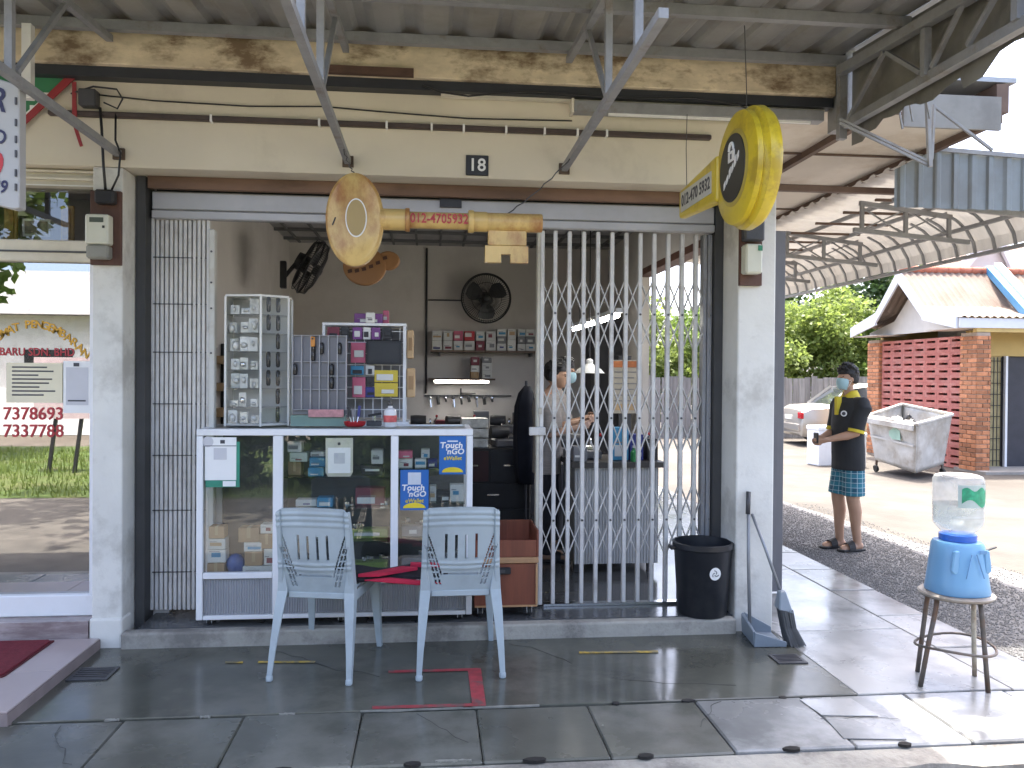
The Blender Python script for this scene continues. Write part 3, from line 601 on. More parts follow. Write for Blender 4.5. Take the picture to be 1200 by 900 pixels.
MB().box(-1.255, .211, CY0+.01, CY1-.01, 1.178, 1.184).build('top_glass', glassmat('top_glass', (.7, .76, .73), .06, rough=.45), dc)
rib = mat('ribbed_grey_panel', (.30, .31, .33), .5, .1, 6)
def ribbed(x0, x1, z0, z1, y, parent, mt, p=.014):
    rows = []; n = int((x1-x0)/p*4)
    for k in range(n+1):
        x = x0+(x1-x0)*k/n; h = (0, .0045, .0045, 0)[k % 4]; rows.append([(x, y-h, z0), (x, y-h, z1)])
    return MB().ring_loft(rows, caps=False, closed=False).build('panel', mt, parent, recalc=False)
ribbed(-1.255, -.878, .148, .350, CY0+.022, dc, rib); ribbed(-.82, .211, .148, .310, CY0+.022, dc, rib)
dark = mat('cabinet_dark', (.10, .10, .095), .6, .2)
MB().box(-1.255, .211, CY1-.03, CY1-.02, .15, 1.153).build('back_panel', dark, dc); MB().box(-1.255, .211, CY0+.04, CY1-.04, .34, .346).build('base', dark, dc)
MB().box(-.877, -.865, CY0+.04, CY1-.04, .35, 1.15).build('divider', mat('cabinet_grey', (.22, .23, .22), .5), dc); MB().box(-.21, -.20, CY0+.04, CY1-.04, .35, 1.15).build('divider', MATS['cabinet_grey'], dc)
sg = glassmat('shelf_glass', (.75, .86, .8), .12)
for x0, x1, z in ((-.86, -.215, .915), (-.86, -.215, .735), (-.86, -.215, .545), (-.195, .205, .96), (-.195, .205, .76), (-.195, .205, .56)): MB().box(x0, x1, CY0+.05, CY1-.05, z-.006, z).build('shelf', sg, dc)
def caster(x, y, par, r=.028, z=.09):
    c = MB().lathe([(r, -.011), (r, .011)], 16).xf(Matrix.Translation((x, y, z+r)) @ Matrix.Rotation(R(90), 4, 'Y')).build('caster', blackrub, par, bevel=.004)
    MB().lathe([(.013, -.013), (.013, .013)], 12).xf(Matrix.Translation((x, y, z+r)) @ Matrix.Rotation(R(90), 4, 'Y')).build('hub', white, c)
    g = MB(); g.box(x-.017, x-.0135, y-.014, y+.014, z+r-.008, z+r*2+.003); g.box(x+.0135, x+.017, y-.014, y+.014, z+r-.008, z+r*2+.003); g.build('fork', chrome, c)
for x in (-1.23, -.5, .18):
    for yy in (CY0+.05, CY1-.06): caster(x, yy, dc, .0175, .088)
# posters on the glass
blue = mat('poster_blue', (.02, .13, .42), .35, .05); pyel = mat('poster_yellow', (.75, .58, .03), .4)
def ewallet(x0, x1, z0, z1, panel, label):
    p = thing('ewallet_poster', label, 'poster', ((x0+x1)/2, CY0+.012, z0)); y = CY0+.0115; cx = (x0+x1)/2; W = x1-x0; H = z1-z0
    MB().box(x0, x1, y, y+.002, z0, z1).build('sheet', blue, p)
    zt = z1-H*.30
    if panel:
        MB().box(cx-.037, cx+.037, y-.0015, y-.0005, z1-.085, z1-.015).build('panel', mat('poster_pale', (.62, .66, .72), .5), p); zt = z1-H*.50
    else: MB().box(cx-.03, cx+.03, y-.0015, y-.0005, z1-.034, z1-.026).build('line', MATS['poster_pale'] if 'poster_pale' in MATS else mat('poster_pale', (.62, .66, .72), .5), p)
    text('lettering', 'Touch', .047, white, p, (cx-.008, y-.0015, zt+.012), bold=.03, shear=.12, sx=1.05); text('lettering', "'nGO", .045, white, p, (cx+.012, y-.0015, zt-.024), bold=.03, shear=.12, sx=1.05)
    text('lettering', 'eWallet', .032, pyel, p, (cx, y-.0015, zt-.062), bold=.02, shear=.12)
    MB().prism([(x0+W*.12, z0+.012)]+[(cx+W*.40*math.cos(t), z0+.012+.03*math.sin(t)) for t in [math.pi*k/10 for k in range(10, -1, -1)]], 'y', y-.0016, y-.0006).build('arc', pyel, p)
ewallet(.055, .208, .931, 1.152, False, 'blue eWallet poster in the top right corner of the counter glass')
ewallet(-.166, -.005, .727, .958, True, 'blue eWallet poster with a white panel, lower on the counter glass')
q = thing('payment_notice', 'white payment notice with green lower edge on the left counter glass', 'notice', (-1.15, CY0+.012, .87))
MB().box(-1.245, -1.06, CY0+.0125, CY0+.014, .865, 1.12).build('green_sheet', mat('teal_green_sheet', (.03, .24, .16), .5), q); MB().box(-1.248, -1.078, CY0+.0095, CY0+.012, .905, 1.145).build('sheet', paper, q)
MB().box(-1.165, -1.14, CY0+.0082, CY0+.009, 1.11, 1.13).build('emblem', ink, q); MB().box(-1.248, -1.078, CY0+.0082, CY0+.009, 1.095, 1.099).build('line', ink, q)
MB().box(-1.20, -1.13, CY0+.0082, CY0+.009, 1.02, 1.085).build('panel', MATS['pale_grey_print'], q); MB().box(-1.15, -1.08, CY0+.008, CY0+.009, .87, .90).build('sticker', paper, q)
MB().lathe([(.03, 0), (.03, .001)], 20).xf(Matrix.Translation((-1.232, CY0+.010, 1.12)) @ Matrix.Rotation(R(90), 4, 'X')).build('badge', MATS['pale_grey_print'], q)
q = thing('payment_notice', 'cream framed payment notice behind the middle counter glass', 'notice', (-.51, CY0+.02, .92))
MB().prism([(-.588, 1.14), (-.435, 1.14), (-.435, .945), (-.45, .92), (-.573, .92), (-.588, .945)], 'y', CY0+.021, CY0+.026).build('frame', mat('cream_card', (.72, .68, .56), .6), q)
MB().box(-.575, -.448, CY0+.0185, CY0+.0205, .94, 1.085).build('sheet', paper, q); MB().box(-.54, -.48, CY0+.017, CY0+.018, .995, 1.055).build('panel', MATS['pale_grey_print'], q)
MB().box(-.52, -.505, CY0+.0185, CY0+.0205, 1.10, 1.115).build('emblem', ink, q)
# stock inside the counter
CM = {'brown': card, 'white': mat('white_carton', (.66, .66, .63), .6, .06, rnd=.1), 'blue': mat('blue_carton', (.05, .25, .42), .5, .1), 'pale': mat('pale_green_carton', (.5, .55, .48), .6), 'grey': mat('grey_carton', (.2, .2, .21), .5, .2),
      'maroon': mat('maroon_carton', (.20, .03, .05), .5, .2), 'pink': mat('pink_carton', (.55, .12, .20), .5, .15), 'navy': mat('navy_carton', (.03, .04, .20), .5, .1), 'green': mat('green_carton', (.22, .30, .06), .6, .3), 'black': black, 'yellow': mat('yellow_pack', (.62, .48, .05), .5, .1), 'purple': mat('purple_pack', (.18, .05, .22), .5, .15), 'red': mat('red_plastic', (.50, .03, .04), .4, .1), 'tan': mat('tan_wood', (.50, .34, .18), .55, .12, 8)}
def carton(x0, x1, z0, z1, y, c, label, d=.09, group='stock in the display counter', rz=0):
    cx, cz = (x0+x1)/2, z0; t = thing('carton', label, 'box', (cx, y+d/2, z0), group, rotz=rz); W = x1-x0; H = z1-z0
    MB().box(-W/2, W/2, -d/2, d/2, .0005, H).build('body', CM[c], t, bevel=.003)
    if c in ('brown',): MB().box(-W*.09, W*.09, -d/2-.001, d/2, H*.3, H+.001).build('tape', mat('packing_tape', (.45, .33, .18), .3), t)
    else:
        u0 = random.uniform(-.45, -.1); u1 = random.uniform(.1, .45); v0 = random.uniform(.1, .45); v1 = v0+random.uniform(.12, .4)
        MB().box(W*u0, W*u1, -d/2-.0012, -d/2-.0002, H*v0, H*v1).build('label', CM[random.choice(('grey', 'navy', 'blue', 'maroon', 'tan'))] if c in ('white', 'pale') else CM['white'] if c != 'white' else paper, t)
        if H > .05: MB().box(-W*.4, W*random.uniform(-.1, .3), -d/2-.0012, -d/2-.0002, H*(v1+.05), H*(v1+.1)).build('text_line', CM['grey'], t)
    return t
base = .3465
for a in [(-1.25, -1.155, base, .425, 'brown', 'brown carton at the bottom left of the left cabinet'), (-1.25, -1.15, .427, .50, 'white', 'white carton on the bottom left brown carton'), (-1.245, -1.15, .502, .565, 'white', 'second white carton of the leftmost stack in the cabinet'), (-1.24, -1.155, .567, .635, 'brown', 'brown carton topping the leftmost stack in the cabinet'),
          (-1.045, -.945, base+.06, .485, 'brown', 'brown carton in the middle of the left cabinet stack'), (-1.05, -.95, .487, .54, 'white', 'white carton on the middle stack of the left cabinet'), (-1.08, -.965, .542, .625, 'brown', 'wide brown carton topping the middle stack of the left cabinet'),
          (-1.055, -.885, base, .405, 'white', 'long white flat box on the floor of the left cabinet'), (-.94, -.882, .407, .50, 'white', 'white carton at the right of the left cabinet'), (-.965, -.882, .502, .585, 'brown', 'brown carton at the right of the left cabinet'), (-.96, -.882, .587, .64, 'white', 'white carton topping the right stack of the left cabinet')]:
    carton(*a[:4], CY0+.06+random.uniform(0, .03), a[4], a[5])
bg = MB(); bg.ell((-1.10, CY0+.11, .41), .055, .045, .062, 10, 6); tag(bg.build('blue_bag', mat('blue_bag_plastic', (.03, .09, .32), .3, .3, 14, .5, 30), smooth='all'), 'crumpled blue plastic bag between cartons in the left cabinet', 'bag')
for a in [(-.815, -.74, .9155, .995, 'brown', 'brown box on the top shelf of the middle cabinet'), (-.80, -.70, .997, 1.05, 'pale', 'pale green box on the brown box in the middle cabinet'), (-.815, -.735, 1.052, 1.11, 'white', 'white box at the top left of the middle cabinet'), (-.695, -.605, .9155, .965, 'blue', 'lower blue box on the top shelf of the middle cabinet'), (-.69, -.60, .967, 1.02, 'blue', 'upper blue box on the top shelf of the middle cabinet'), (-.69, -.61, 1.022, 1.05, 'white', 'flat white box lying on the blue boxes'),
          (-.77, -.65, .7355, .775, 'white', 'flat white box with print on the second shelf of the middle cabinet'), (-.645, -.555, .7355, .79, 'blue', 'blue printed box on the second shelf of the middle cabinet'), (-.43, -.26, .7355, .84, 'maroon', 'maroon tray box on the second shelf of the middle cabinet'), (-.40, -.27, .9155, .975, 'black', 'black box on the top shelf beside the cream notice'), (-.34, -.27, .977, 1.06, 'white', 'white box with print at the top right of the middle cabinet'), (-.45, -.24, .5455, .60, 'green', 'green pack tray on the third shelf of the middle cabinet'), (-.80, -.5, .5455, .62, 'grey', 'grey box on the third shelf behind the left chair'), (-.45, -.24, base, .41, 'green', 'green pack tray on the floor of the middle cabinet'), (-.78, -.55, base, .45, 'black', 'black box on the floor of the middle cabinet')]:
    carton(*a[:4], CY0+.08+random.uniform(0, .06), a[4], a[5])
for a in [(-.18, -.10, .9605, 1.015, 'white', 'white box at the left of the top shelf in the right cabinet'), (-.185, -.10, 1.017, 1.06, 'pink', 'pink box on the white box in the right cabinet'), (-.085, -.02, .9605, 1.01, 'white', 'middle white box on the top shelf of the right cabinet'), (-.05, .0, 1.012, 1.065, 'white', 'white box lying on the middle white box in the right cabinet'), (-.01, .045, .9605, 1.005, 'navy', 'navy box beside the upper eWallet poster'), (.04, .13, .7605, .82, 'black', 'black box under the upper eWallet poster'), (.12, .2, .7605, .86, 'white', 'white box at the right end of the second shelf'), (.0, .04, .7605, .85, 'white', 'thin white box beside the lower eWallet poster'), (-.16, -.04, .5605, .62, 'grey', 'grey box on the third shelf of the right cabinet'), (.02, .18, .5605, .64, 'black', 'black box on the third shelf of the right cabinet'), (-.16, .1, base, .43, 'grey', 'grey box on the floor of the right cabinet')]:
    carton(*a[:4], CY0+.07+random.uniform(0, .06), a[4], a[5])
# loose shiny parts in the middle cabinet
random.seed(5)
for k in range(26):
    x = random.uniform(-.5, -.24) if k < 16 else random.uniform(-.17, .18); z = random.choice((.736, .606, .411)) if k < 16 else random.choice((.621, .431))
    t = thing('metal_lock_part', 'small shiny lock part lying loose in the %s cabinet, %s shelf' % ('middle' if k < 16 else 'right', {.736: 'second', .606: 'third', .411: 'lowest', .621: 'third', .431: 'lowest'}[z]), 'lock part', (x, CY0+.10+random.uniform(0, .1), z), 'loose lock parts', rotz=random.random()*3)
    MB().lathe([(.012, .0005), (.018, .012), (.016, .028), (.008, .033)], 10).build('body', chrome, t, smooth=True); MB().box(.012, .04, -.006, .006, .004, .012).build('bolt', chrome, t)
# ---- things on the counter top
ZT = 1.193
clear = glassmat('clear_acrylic', (.97, .98, .97), -.01, grime=.03)
ac = thing('acrylic_display_tower', 'tall clear acrylic key fob display tower at the left counter end', 'display case', (-1.02, 5.0, ZT))
fp_ = [(-1.195, 4.90), (-.985, 4.86), (-.845, 4.97), (-.845, 5.09), (-1.195, 5.09)]
H1 = 1.955
for i in range(5):
    (ax, ay), (bx, by) = fp_[i], fp_[(i+1) % 5]
    mtx = clear if i in (0, 1, 2) else mat('milky_backing', (.5, .5, .48), .5, .06)
    MB().quad((ax, ay, ZT), (bx, by, ZT), (bx, by, H1), (ax, ay, H1)).build('side_panel', mtx, ac)
edge = mat('acrylic_edge', (.7, .7, .66), .2, .1)
for (ax, ay) in fp_: MB().bar((ax, ay, ZT), (ax, ay, H1), .012).build('corner_edge', edge, ac)
for z in (ZT+.004, H1): MB().prism(fp_, 'z', z, z+.012).build('plate', edge, ac)
for k in range(1, 7): MB().prism([(x+(-.006 if x > -1 else .006), y_+.006) for x, y_ in fp_], 'z', ZT+k*.109, ZT+k*.109+.004).build('shelf', clear, ac)
fobm = MB(); fobm.path([(0, 0, -.038), (0, 0, -.03), (0, 0, .0), (0, 0, .03), (0, 0, .04)], [(.010, .006), (.017, .009), (.019, .010), (.017, .009), (.008, .005)], 12)
fob = fobm.mesh('body', smooth=True); fob.materials.append(mat('glossy_black_fob', (.02, .02, .022), .25))
btm = MB().box(-.005, .005, -.0118, -.0095, -.004, .016).mesh('button_pad'); btm.materials.append(mat('grey_button', (.12, .12, .12), .5))
def keyfob(x, y, z, label, rz=0, grp='key fobs on display', sc_=1.0):
    t = thing('key_fob', label, 'key fob', (x, y, z), grp, rotz=rz); t.scale = (sc_,)*3
    b = bpy.data.objects.new('body', fob); COL.objects.link(b); b.parent = t; b.location = (0, 0, .04)
    c = bpy.data.objects.new('button_pad', btm); COL.objects.link(c); c.parent = t; c.location = (0, 0, .04)
rows_ = ['bottom', 'second lowest', 'third lowest', 'fourth lowest', 'third highest', 'second highest', 'top']
for k in range(7):
    for j, xx in enumerate((-.945, -.885)):
        if (k, j) in ((4, 0), (1, 0), (0, 0)): continue
        keyfob((-.951, -.903)[j], (4.912, 4.950)[j], ZT+k*.109+.018, f'black fob, {"left" if j == 0 else "right"} on the {rows_[k]} shelf of the tower side', R(38), sc_=1.2)
silver = mat('silver_blister', (.55, .55, .53), .3, .35, 18, .4, 30, metal=.3)
random.seed(21)
for k in range(7):
    z = ZT+k*.109+(.017 if k == 0 else .005)
    for j in range(3):
        x = -1.165+.062*j+random.uniform(-.01, .01); hgt = random.uniform(.035, .095)
        t = thing('blister_pack', f'{["left", "middle", "right"][j]} clear silver pack on the {rows_[k]} shelf of the display tower front', 'pack', (x+.01, 4.935-.015*j, z), 'packs in the display tower', rotz=random.uniform(-.6, .6))
        MB().box(-.026, .026, -.004, .004, .0005, hgt).build('card', silver if (k+j) % 3 else CM['white'], t, bevel=.002); MB().ell((random.uniform(-.006, .006), -.010, hgt*random.uniform(.35, .6)), random.uniform(.008, .022), .013, hgt*random.uniform(.15, .4), 8, 6).build('bubble', chrome if (k*j) % 2 else silver, t, smooth='all')
# hook panel
hp = thing('compartment_display', 'grey acrylic compartment display beside the tower on the counter', 'display case', (-.655, 4.93, ZT))
MB().box(-.815, -.497, 4.95, 4.958, ZT+.07, 1.735).build('back_panel', mat('grey_acrylic', (.22, .22, .24), .3, .08, 4), hp)
for i in range(7): MB().box(-.815+i*.0522, -.811+i*.0522, 4.915, 4.949, ZT+.095, 1.735).build('divider', mat('frosted_divider', (.45, .45, .47), .3), hp)
for z in (ZT+.095, 1.41, 1.49, 1.575, 1.73): MB().box(-.813, -.499, 4.925, 4.9485, z, z+.003).build('shelf', MATS['frosted_divider'], hp)
MB().box(-.82, -.50, 4.90, 4.97, ZT, ZT+.065).build('base_box', mat('sea_green_acrylic', (.20, .30, .26), .25, .1), hp)
MB().box(-.715, -.51, 4.885, 4.899, ZT+.055, ZT+.10).build('price_strip', mat('pink_strip', (.52, .25, .26), .5, .2, 40), hp)
for x, z, lab in ((-.695, 1.626, 'top centre'), (-.645, 1.626, 'top right of centre'), (-.54, 1.626, 'top right'), (-.80, 1.493, 'middle left'), (-.585, 1.493, 'middle right'), (-.585, 1.413, 'lower right'), (-.695, 1.578, 'centre')):
    keyfob(x, 4.93, z-.006 if z > 1.6 else z, f'key fob in the {lab} cell of the grey compartment display', 0, sc_=.9)
t = thing('orange_fob', 'orange key fob cover in the grey compartment display', 'key fob', (-.695, 4.918, 1.665)); MB().box(-.708, -.682, 4.905, 4.924, 1.665, 1.725).build('cover', mat('orange_rubber', (.60, .25, .05), .5), t, bevel=.006, segs=2)
MB().lathe([(.006, 0), (.006, .004)], 10).xf(Matrix.Translation((-.695, 4.9045, 1.712)) @ Matrix.Rotation(R(90), 4, 'X')).build('button', black, t)
# white wire rack with packs
rk = thing('wire_rack', 'white wire rack hung with packs at the middle of the counter', 'rack', (-.41, 5.2, ZT))
for x in (-.655, -.16): MB().box(x-.009, x+.009, 5.10, 5.125, ZT, 1.805).build('upright', alum, rk); MB().box(x-.009, x+.009, 5.34, 5.36, ZT, 1.805).build('upright', alum, rk)
MB().box(-.664, -.151, 5.10, 5.36, 1.806, 1.822).build('top_shelf', alum, rk); MB().box(-.664, -.13, 5.09, 5.36, ZT, ZT+.016).build('foot', alum, rk)
MB().box(-.645, -.17, 5.34, 5.345, ZT+.03, 1.80).build('mesh_back', mat('grey_mesh', (.25, .25, .26), .5), rk)
for i in range(8): MB().path([(-.65, 5.13, ZT+.09+i*.07), (-.165, 5.13, ZT+.09+i*.07)], .003, 6).build('wire', alum, rk)
for i in range(9): MB().path([(-.63+i*.055, 5.135, ZT+.03), (-.63+i*.055, 5.135, 1.80)], .0025, 6).build('wire', alum, rk)
def pack(x0, x1, z0, z1, c, label, y=5.10, d=.012):
    t = thing('hanging_pack', label, 'pack', ((x0+x1)/2, y, z0), 'packs on the wire rack')
    MB().box(x0, x1, y, y+d, z0, z1).build('card', CM[c], t, bevel=.002); w_ = (x1-x0); a_ = random.uniform(.08, .4); b_2 = random.uniform(.08, .4); MB().box(x0+w_*a_, x1-w_*b_2, y-.007, y-.0005, z0+(z1-z0)*random.uniform(.08, .3), z0+(z1-z0)*random.uniform(.45, .7)).build('content', CM['white'] if c in ('pink', 'purple', 'yellow') else CM['black'], t, bevel=.002)
for a in [(-.49, -.40, 1.575, 1.70, 'pink', 'tall pink pack hanging beside the black tray'), (-.48, -.40, 1.36, 1.485, 'pink', 'lower pink pack with a black key picture on the rack'), (-.49, -.41, 1.50, 1.555, 'blue', 'teal pack in the middle of the rack'), (-.40, -.345, 1.50, 1.56, 'white', 'pale pack left of the yellow packs'), (-.395, -.345, 1.43, 1.49, 'black', 'black pack above the bright blue box on the rack'), (-.40, -.34, 1.36, 1.425, 'navy', 'bright blue box at the bottom of the rack'),
          (-.345, -.20, 1.365, 1.45, 'yellow', 'lower yellow pack on the rack'), (-.345, -.20, 1.455, 1.53, 'yellow', 'upper yellow pack on the rack'), (-.48, -.42, 1.72, 1.795, 'purple', 'purple pack under the rack top'), (-.415, -.37, 1.72, 1.795, 'white', 'white pack between purple packs under the rack top'), (-.365, -.31, 1.72, 1.795, 'purple', 'right purple pack under the rack top'), (-.30, -.24, 1.725, 1.795, 'black', 'black striped pack at the upper right of the rack'), (-.635, -.56, 1.72, 1.795, 'maroon', 'maroon pack at the upper left of the rack'), (-.55, -.50, 1.73, 1.795, 'black', 'black pack at the upper left of the rack')]:
    pack(*a)
t = thing('black_tray', 'black rectangular tray hung on the wire rack', 'tray', (-.285, 5.085, 1.56)); MB().box(-.392, -.175, 5.075, 5.092, 1.565, 1.715).build('tray', mat('matt_black', (.012, .013, .016), .5), t, bevel=.004); MB().box(-.375, -.192, 5.071, 5.0745, 1.582, 1.698).build('recess', mat('matt_black_face', (.016, .017, .021), .4), t)
for a, lab in (((-.165, -.105, 1.605, 1.785), 'upper tan wooden block at the right edge of the rack'), ((-.165, -.095, 1.36, 1.545), 'lower tan wooden block at the right edge of the rack')):
    t = thing('wooden_block', lab, 'block', (-.13, 5.2, a[2]), 'tan blocks on the rack'); MB().box(a[0]+.016, a[1], 5.13, 5.28, a[2], a[3]).build('block', CM['tan'], t, bevel=.008, segs=2); MB().box(a[0]+.03, a[1]-.01, 5.126, 5.1295, a[2]+.05, a[3]-.05).build('label', CM['brown'], t)
for a, c, lab in (((-.475, -.30, 1.823, 1.885), 'purple', 'long purple box lying on top of the rack'), ((-.40, -.345, 1.823, 1.888), 'white', 'small white box set before the purple box on the rack'), ((-.30, -.265, 1.823, 1.91), 'pink', 'upright pink pack on top of the rack')):
    carton(*a, 5.15 if c == 'purple' else (5.10 if c == 'white' else 5.2), c, lab, .05 if c == 'white' else .09, 'boxes on the rack top')
# bottle, red bowl, small things
bt_ = thing('sanitiser_bottle', 'white pump bottle with a red label on the counter', 'bottle', (-.233, 4.83, ZT))
MB().lathe([(.034, 0), (.038, .006), (.038, .09), (.032, .105), (.014, .115), (.014, .125)], 20, (-.233, 4.83, ZT)).build('body', mat('clear_white_plastic', (.68, .68, .70), .25), bt_, smooth=True)
MB().lathe([(.0386, .03), (.0386, .07)], 20, (-.233, 4.83, ZT), caps=False).build('label', mat('bottle_label', (.58, .10, .10), .5, .3, 30), bt_, smooth=True)
pp = MB(); pp.lathe([(.016, .1255), (.016, .14), (.006, .142), (.006, .16)], 12, (-.233, 4.83, ZT)); pp.box(-.275, -.225, 4.822, 4.838, ZT+.16, ZT+.17); pp.build('pump', darkgrey, bt_)
t = thing('red_bowl', 'shallow red plastic bowl holding tools on the counter', 'bowl', (-.44, 4.85, ZT)); MB().lathe([(.045, .0005), (.06, .012), (.066, .032), (.062, .032), (.05, .012)], 24, (-.44, 4.85, ZT)).build('bowl', CM['red'], t, smooth=True)
for k, (dx, dz, c) in enumerate(((-.03, .10, 'black'), (-.01, .09, 'grey'), (.02, .11, 'navy'))):
    t = thing('hand_tool', ['black handled tool leaning left in the red bowl', 'grey tool standing in the middle of the red bowl', 'blue handled tool leaning right in the red bowl'][k], 'tool', (-.44+dx*.6, 4.85, ZT+.013), 'tools in the red bowl')
    MB().path([(-.44+dx*.6, 4.85, ZT+.014), (-.44+dx, 4.86, ZT+.06)], .004, 6).build('shaft', chrome, t); MB().path([(-.44+dx, 4.86, ZT+.06), (-.44+dx*1.3, 4.865, ZT+.014+dz)], .009, 8).build('handle', CM[c], t)
# caddy behind
t = thing('tool_holder', 'black tool on a stand between bowl and bottle on the counter', 'tool', (-.34, 4.95, ZT)); MB().box(-.38, -.29, 4.93, 4.99, ZT, ZT+.03).build('base', darkgrey, t, bevel=.004); MB().bar((-.37, 4.95, ZT+.06), (-.29, 4.95, ZT+.075), .015).build('arm', black, t); MB().bar((-.33, 4.955, ZT+.03), (-.33, 4.955, ZT+.062), .012).build('post', chrome, t)

# ================================================================ PLASTIC CHAIRS
chm = mat('pale_blue_grey_plastic', (.37, .43, .455), .42, .06, 3, .02, 60, dirt=(.22, .25, .27), damt=.3, dscale=4)
def bake(o):
    dg_ = bpy.context.evaluated_depsgraph_get(); me = bpy.data.meshes.new_from_object(o.evaluated_get(dg_)); o.modifiers.clear(); o.data = me; return o
def make_chair(label, loc, rz, wsc):
    c = thing('plastic_chair', label, 'chair', loc, 'blue grey plastic chairs', rotz=rz); c.scale = (wsc, 1, 1)
    H = .85
    def hw(z): return .203-.006*max(0, (z-.43))/.42      # half width of the shell
    def yb(z): return .04-.07*max(0, z-.40)/.45                # rear face leans back
    nx_, nz_ = 84, 76; zb, zt_ = .405, H
    def hole(x, z):
        ax = abs(x)
        if .585 < z < .712 and any(abs(ax-q) < .0058 for q in (.026, .079)): return True
        t = (z-.44)/(.71-.44)
        if 0 < t < 1:
            xc = .085+.075*t+.012*t*t
            if abs(ax-xc) < .0048 and .50 < z < .71: return True
            for q in (.022, .044):
                xq = xc+q*(.9-.25*t)
                if abs(ax-xq) < .006 and .44 < z < .655 and (z*1.0 % .034) > .006: return True
        if .497 < z < .509 and ax < .09: return True
        return False
    vs, fs, idx = [], [], {}
    for i in range(nx_+1):
        for j in range(nz_+1):
            z0 = zb+(zt_-zb)*j/nz_; u = -1+2*i/nx_; w_ = hw(z0); x = u*w_
            ztop = H-.012*u*u-.016*max(0, abs(u)-.85)/.15; z = zb+(ztop-zb)*j/nz_
            y = yb(z)-.03*(1-u*u)*min(1, (z-.40)/.2)
            for zc in (.822, .795, .765, .56, .535):                      # moulded ridges
                zz = zc-.010*u*u*(1 if zc > .7 else -1)
                y -= .006*math.exp(-((z-zz)/.006)**2)
            if abs(u) > .90: y -= .012
            vs.append((x, y, z)); idx[i, j] = len(vs)-1
    for i in range(nx_):
        for j in range(nz_):
            cx = sum(vs[idx[a, b]][0] for a in (i, i+1) for b in (j, j+1))/4; cz = sum(vs[idx[a, b]][2] for a in (i, i+1) for b in (j, j+1))/4
            if not hole(cx, cz): fs.append((idx[i, j], idx[i+1, j], idx[i+1, j+1], idx[i, j+1]))
    b = MB(); b.v, b.f = vs, fs; o = b.build('backrest', chm, c, recalc=False)
    md = o.modifiers.new('s', 'SOLIDIFY'); md.thickness = .010; md.offset = 0; bake(o); o.data.shade_smooth(); o.data.set_sharp_from_angle(angle=R(50))
    # rear posts/legs: L section
    for s in (-1, 1):
        L = MB(); rings = []
        for (x, y, z, w_, d) in ((.222, -.075, 0, .026, .03), (.216, -.045, .14, .034, .036), (.205, 0, .32, .05, .05), (.196, .03, .42, .056, .055), (.196, .025, .52, .034, .045), (.194, .0, .70, .026, .035), (.190, -.028, .828, .022, .028)):
            rings.append([(s*(x-w_*.72), y-d*.3, z), (s*(x+w_*.28), y-d*.3, z), (s*(x+w_*.28), y+d*.7, z), (s*(x+w_*.28-.012), y+d*.7, z), (s*(x+w_*.28-.012), y-d*.3+.012, z), (s*(x-w_*.72), y-d*.3+.012, z)])
        L.ring_loft(rings).build('leg', chm, c, bevel=.002)
        F = MB(); rings = []
        for (x, y, z, w_, d) in ((.215, .50, 0, .028, .03), (.208, .485, .15, .038, .036), (.20, .46, .40, .06, .06)):
            rings.append([(s*(x-w_*.72), y-d*.5, z), (s*(x+w_*.28), y-d*.5, z), (s*(x+w_*.28), y+d*.5, z), (s*(x+w_*.28-.012), y+d*.5, z), (s*(x+w_*.28-.012), y-d*.5+.012, z), (s*(x-w_*.72), y-d*.5+.012, z)])
        F.ring_loft(rings).build('leg', chm, c, bevel=.002)
        MB().lathe([(.014, -.0), (.018, .004), (.018, .022), (.014, .028)], 10, (s*.215, -.073, 0)).build('foot_cap', chm, c, smooth=True)
    # seat
    vs, fs = [], []; n, m_ = 16, 14
    for i in range(n+1):
        for j in range(m_+1):
            u = -1+2*i/n; v = j/m_; y = .045+v*.455; x = u*(.178+.03*v)
            vs.append((x, y, .425-.016*(1-u*u)*math.sin(math.pi*min(1, v*1.1))-.02*max(0, v-.85)/.15))
    for i in range(n):
        for j in range(m_): a = i*(m_+1)+j; fs.append((a, a+m_+1, a+m_+2, a+1))
    b = MB(); b.v, b.f = vs, fs; o = b.build('seat', chm, c); md = o.modifiers.new('s', 'SOLIDIFY'); md.thickness = .012; md.offset = 0; bake(o); o.data.shade_smooth(); o.data.set_sharp_from_angle(angle=R(50))
    ap = MB(); ap.box(-.19, .19, .488, .503, .345, .412); ap.build('apron', chm, c, bevel=.004)
    for s in (-1, 1): MB().box(s*.196-.006, s*.196+.006, .06, .48, .365, .415).build('apron', chm, c, bevel=.003)
    MB().box(-.155, .155, .026, .036, .385, .415).build('apron', chm, c, bevel=.003)
    return c
make_chair('pale blue grey plastic chair seen from behind, the left one of two', (-.562, 4.075, 0), R(-12), .93)
make_chair('pale blue grey plastic chair seen from behind, the right one beside the red trolley', (.16, 4.068, 0), R(1), .96)
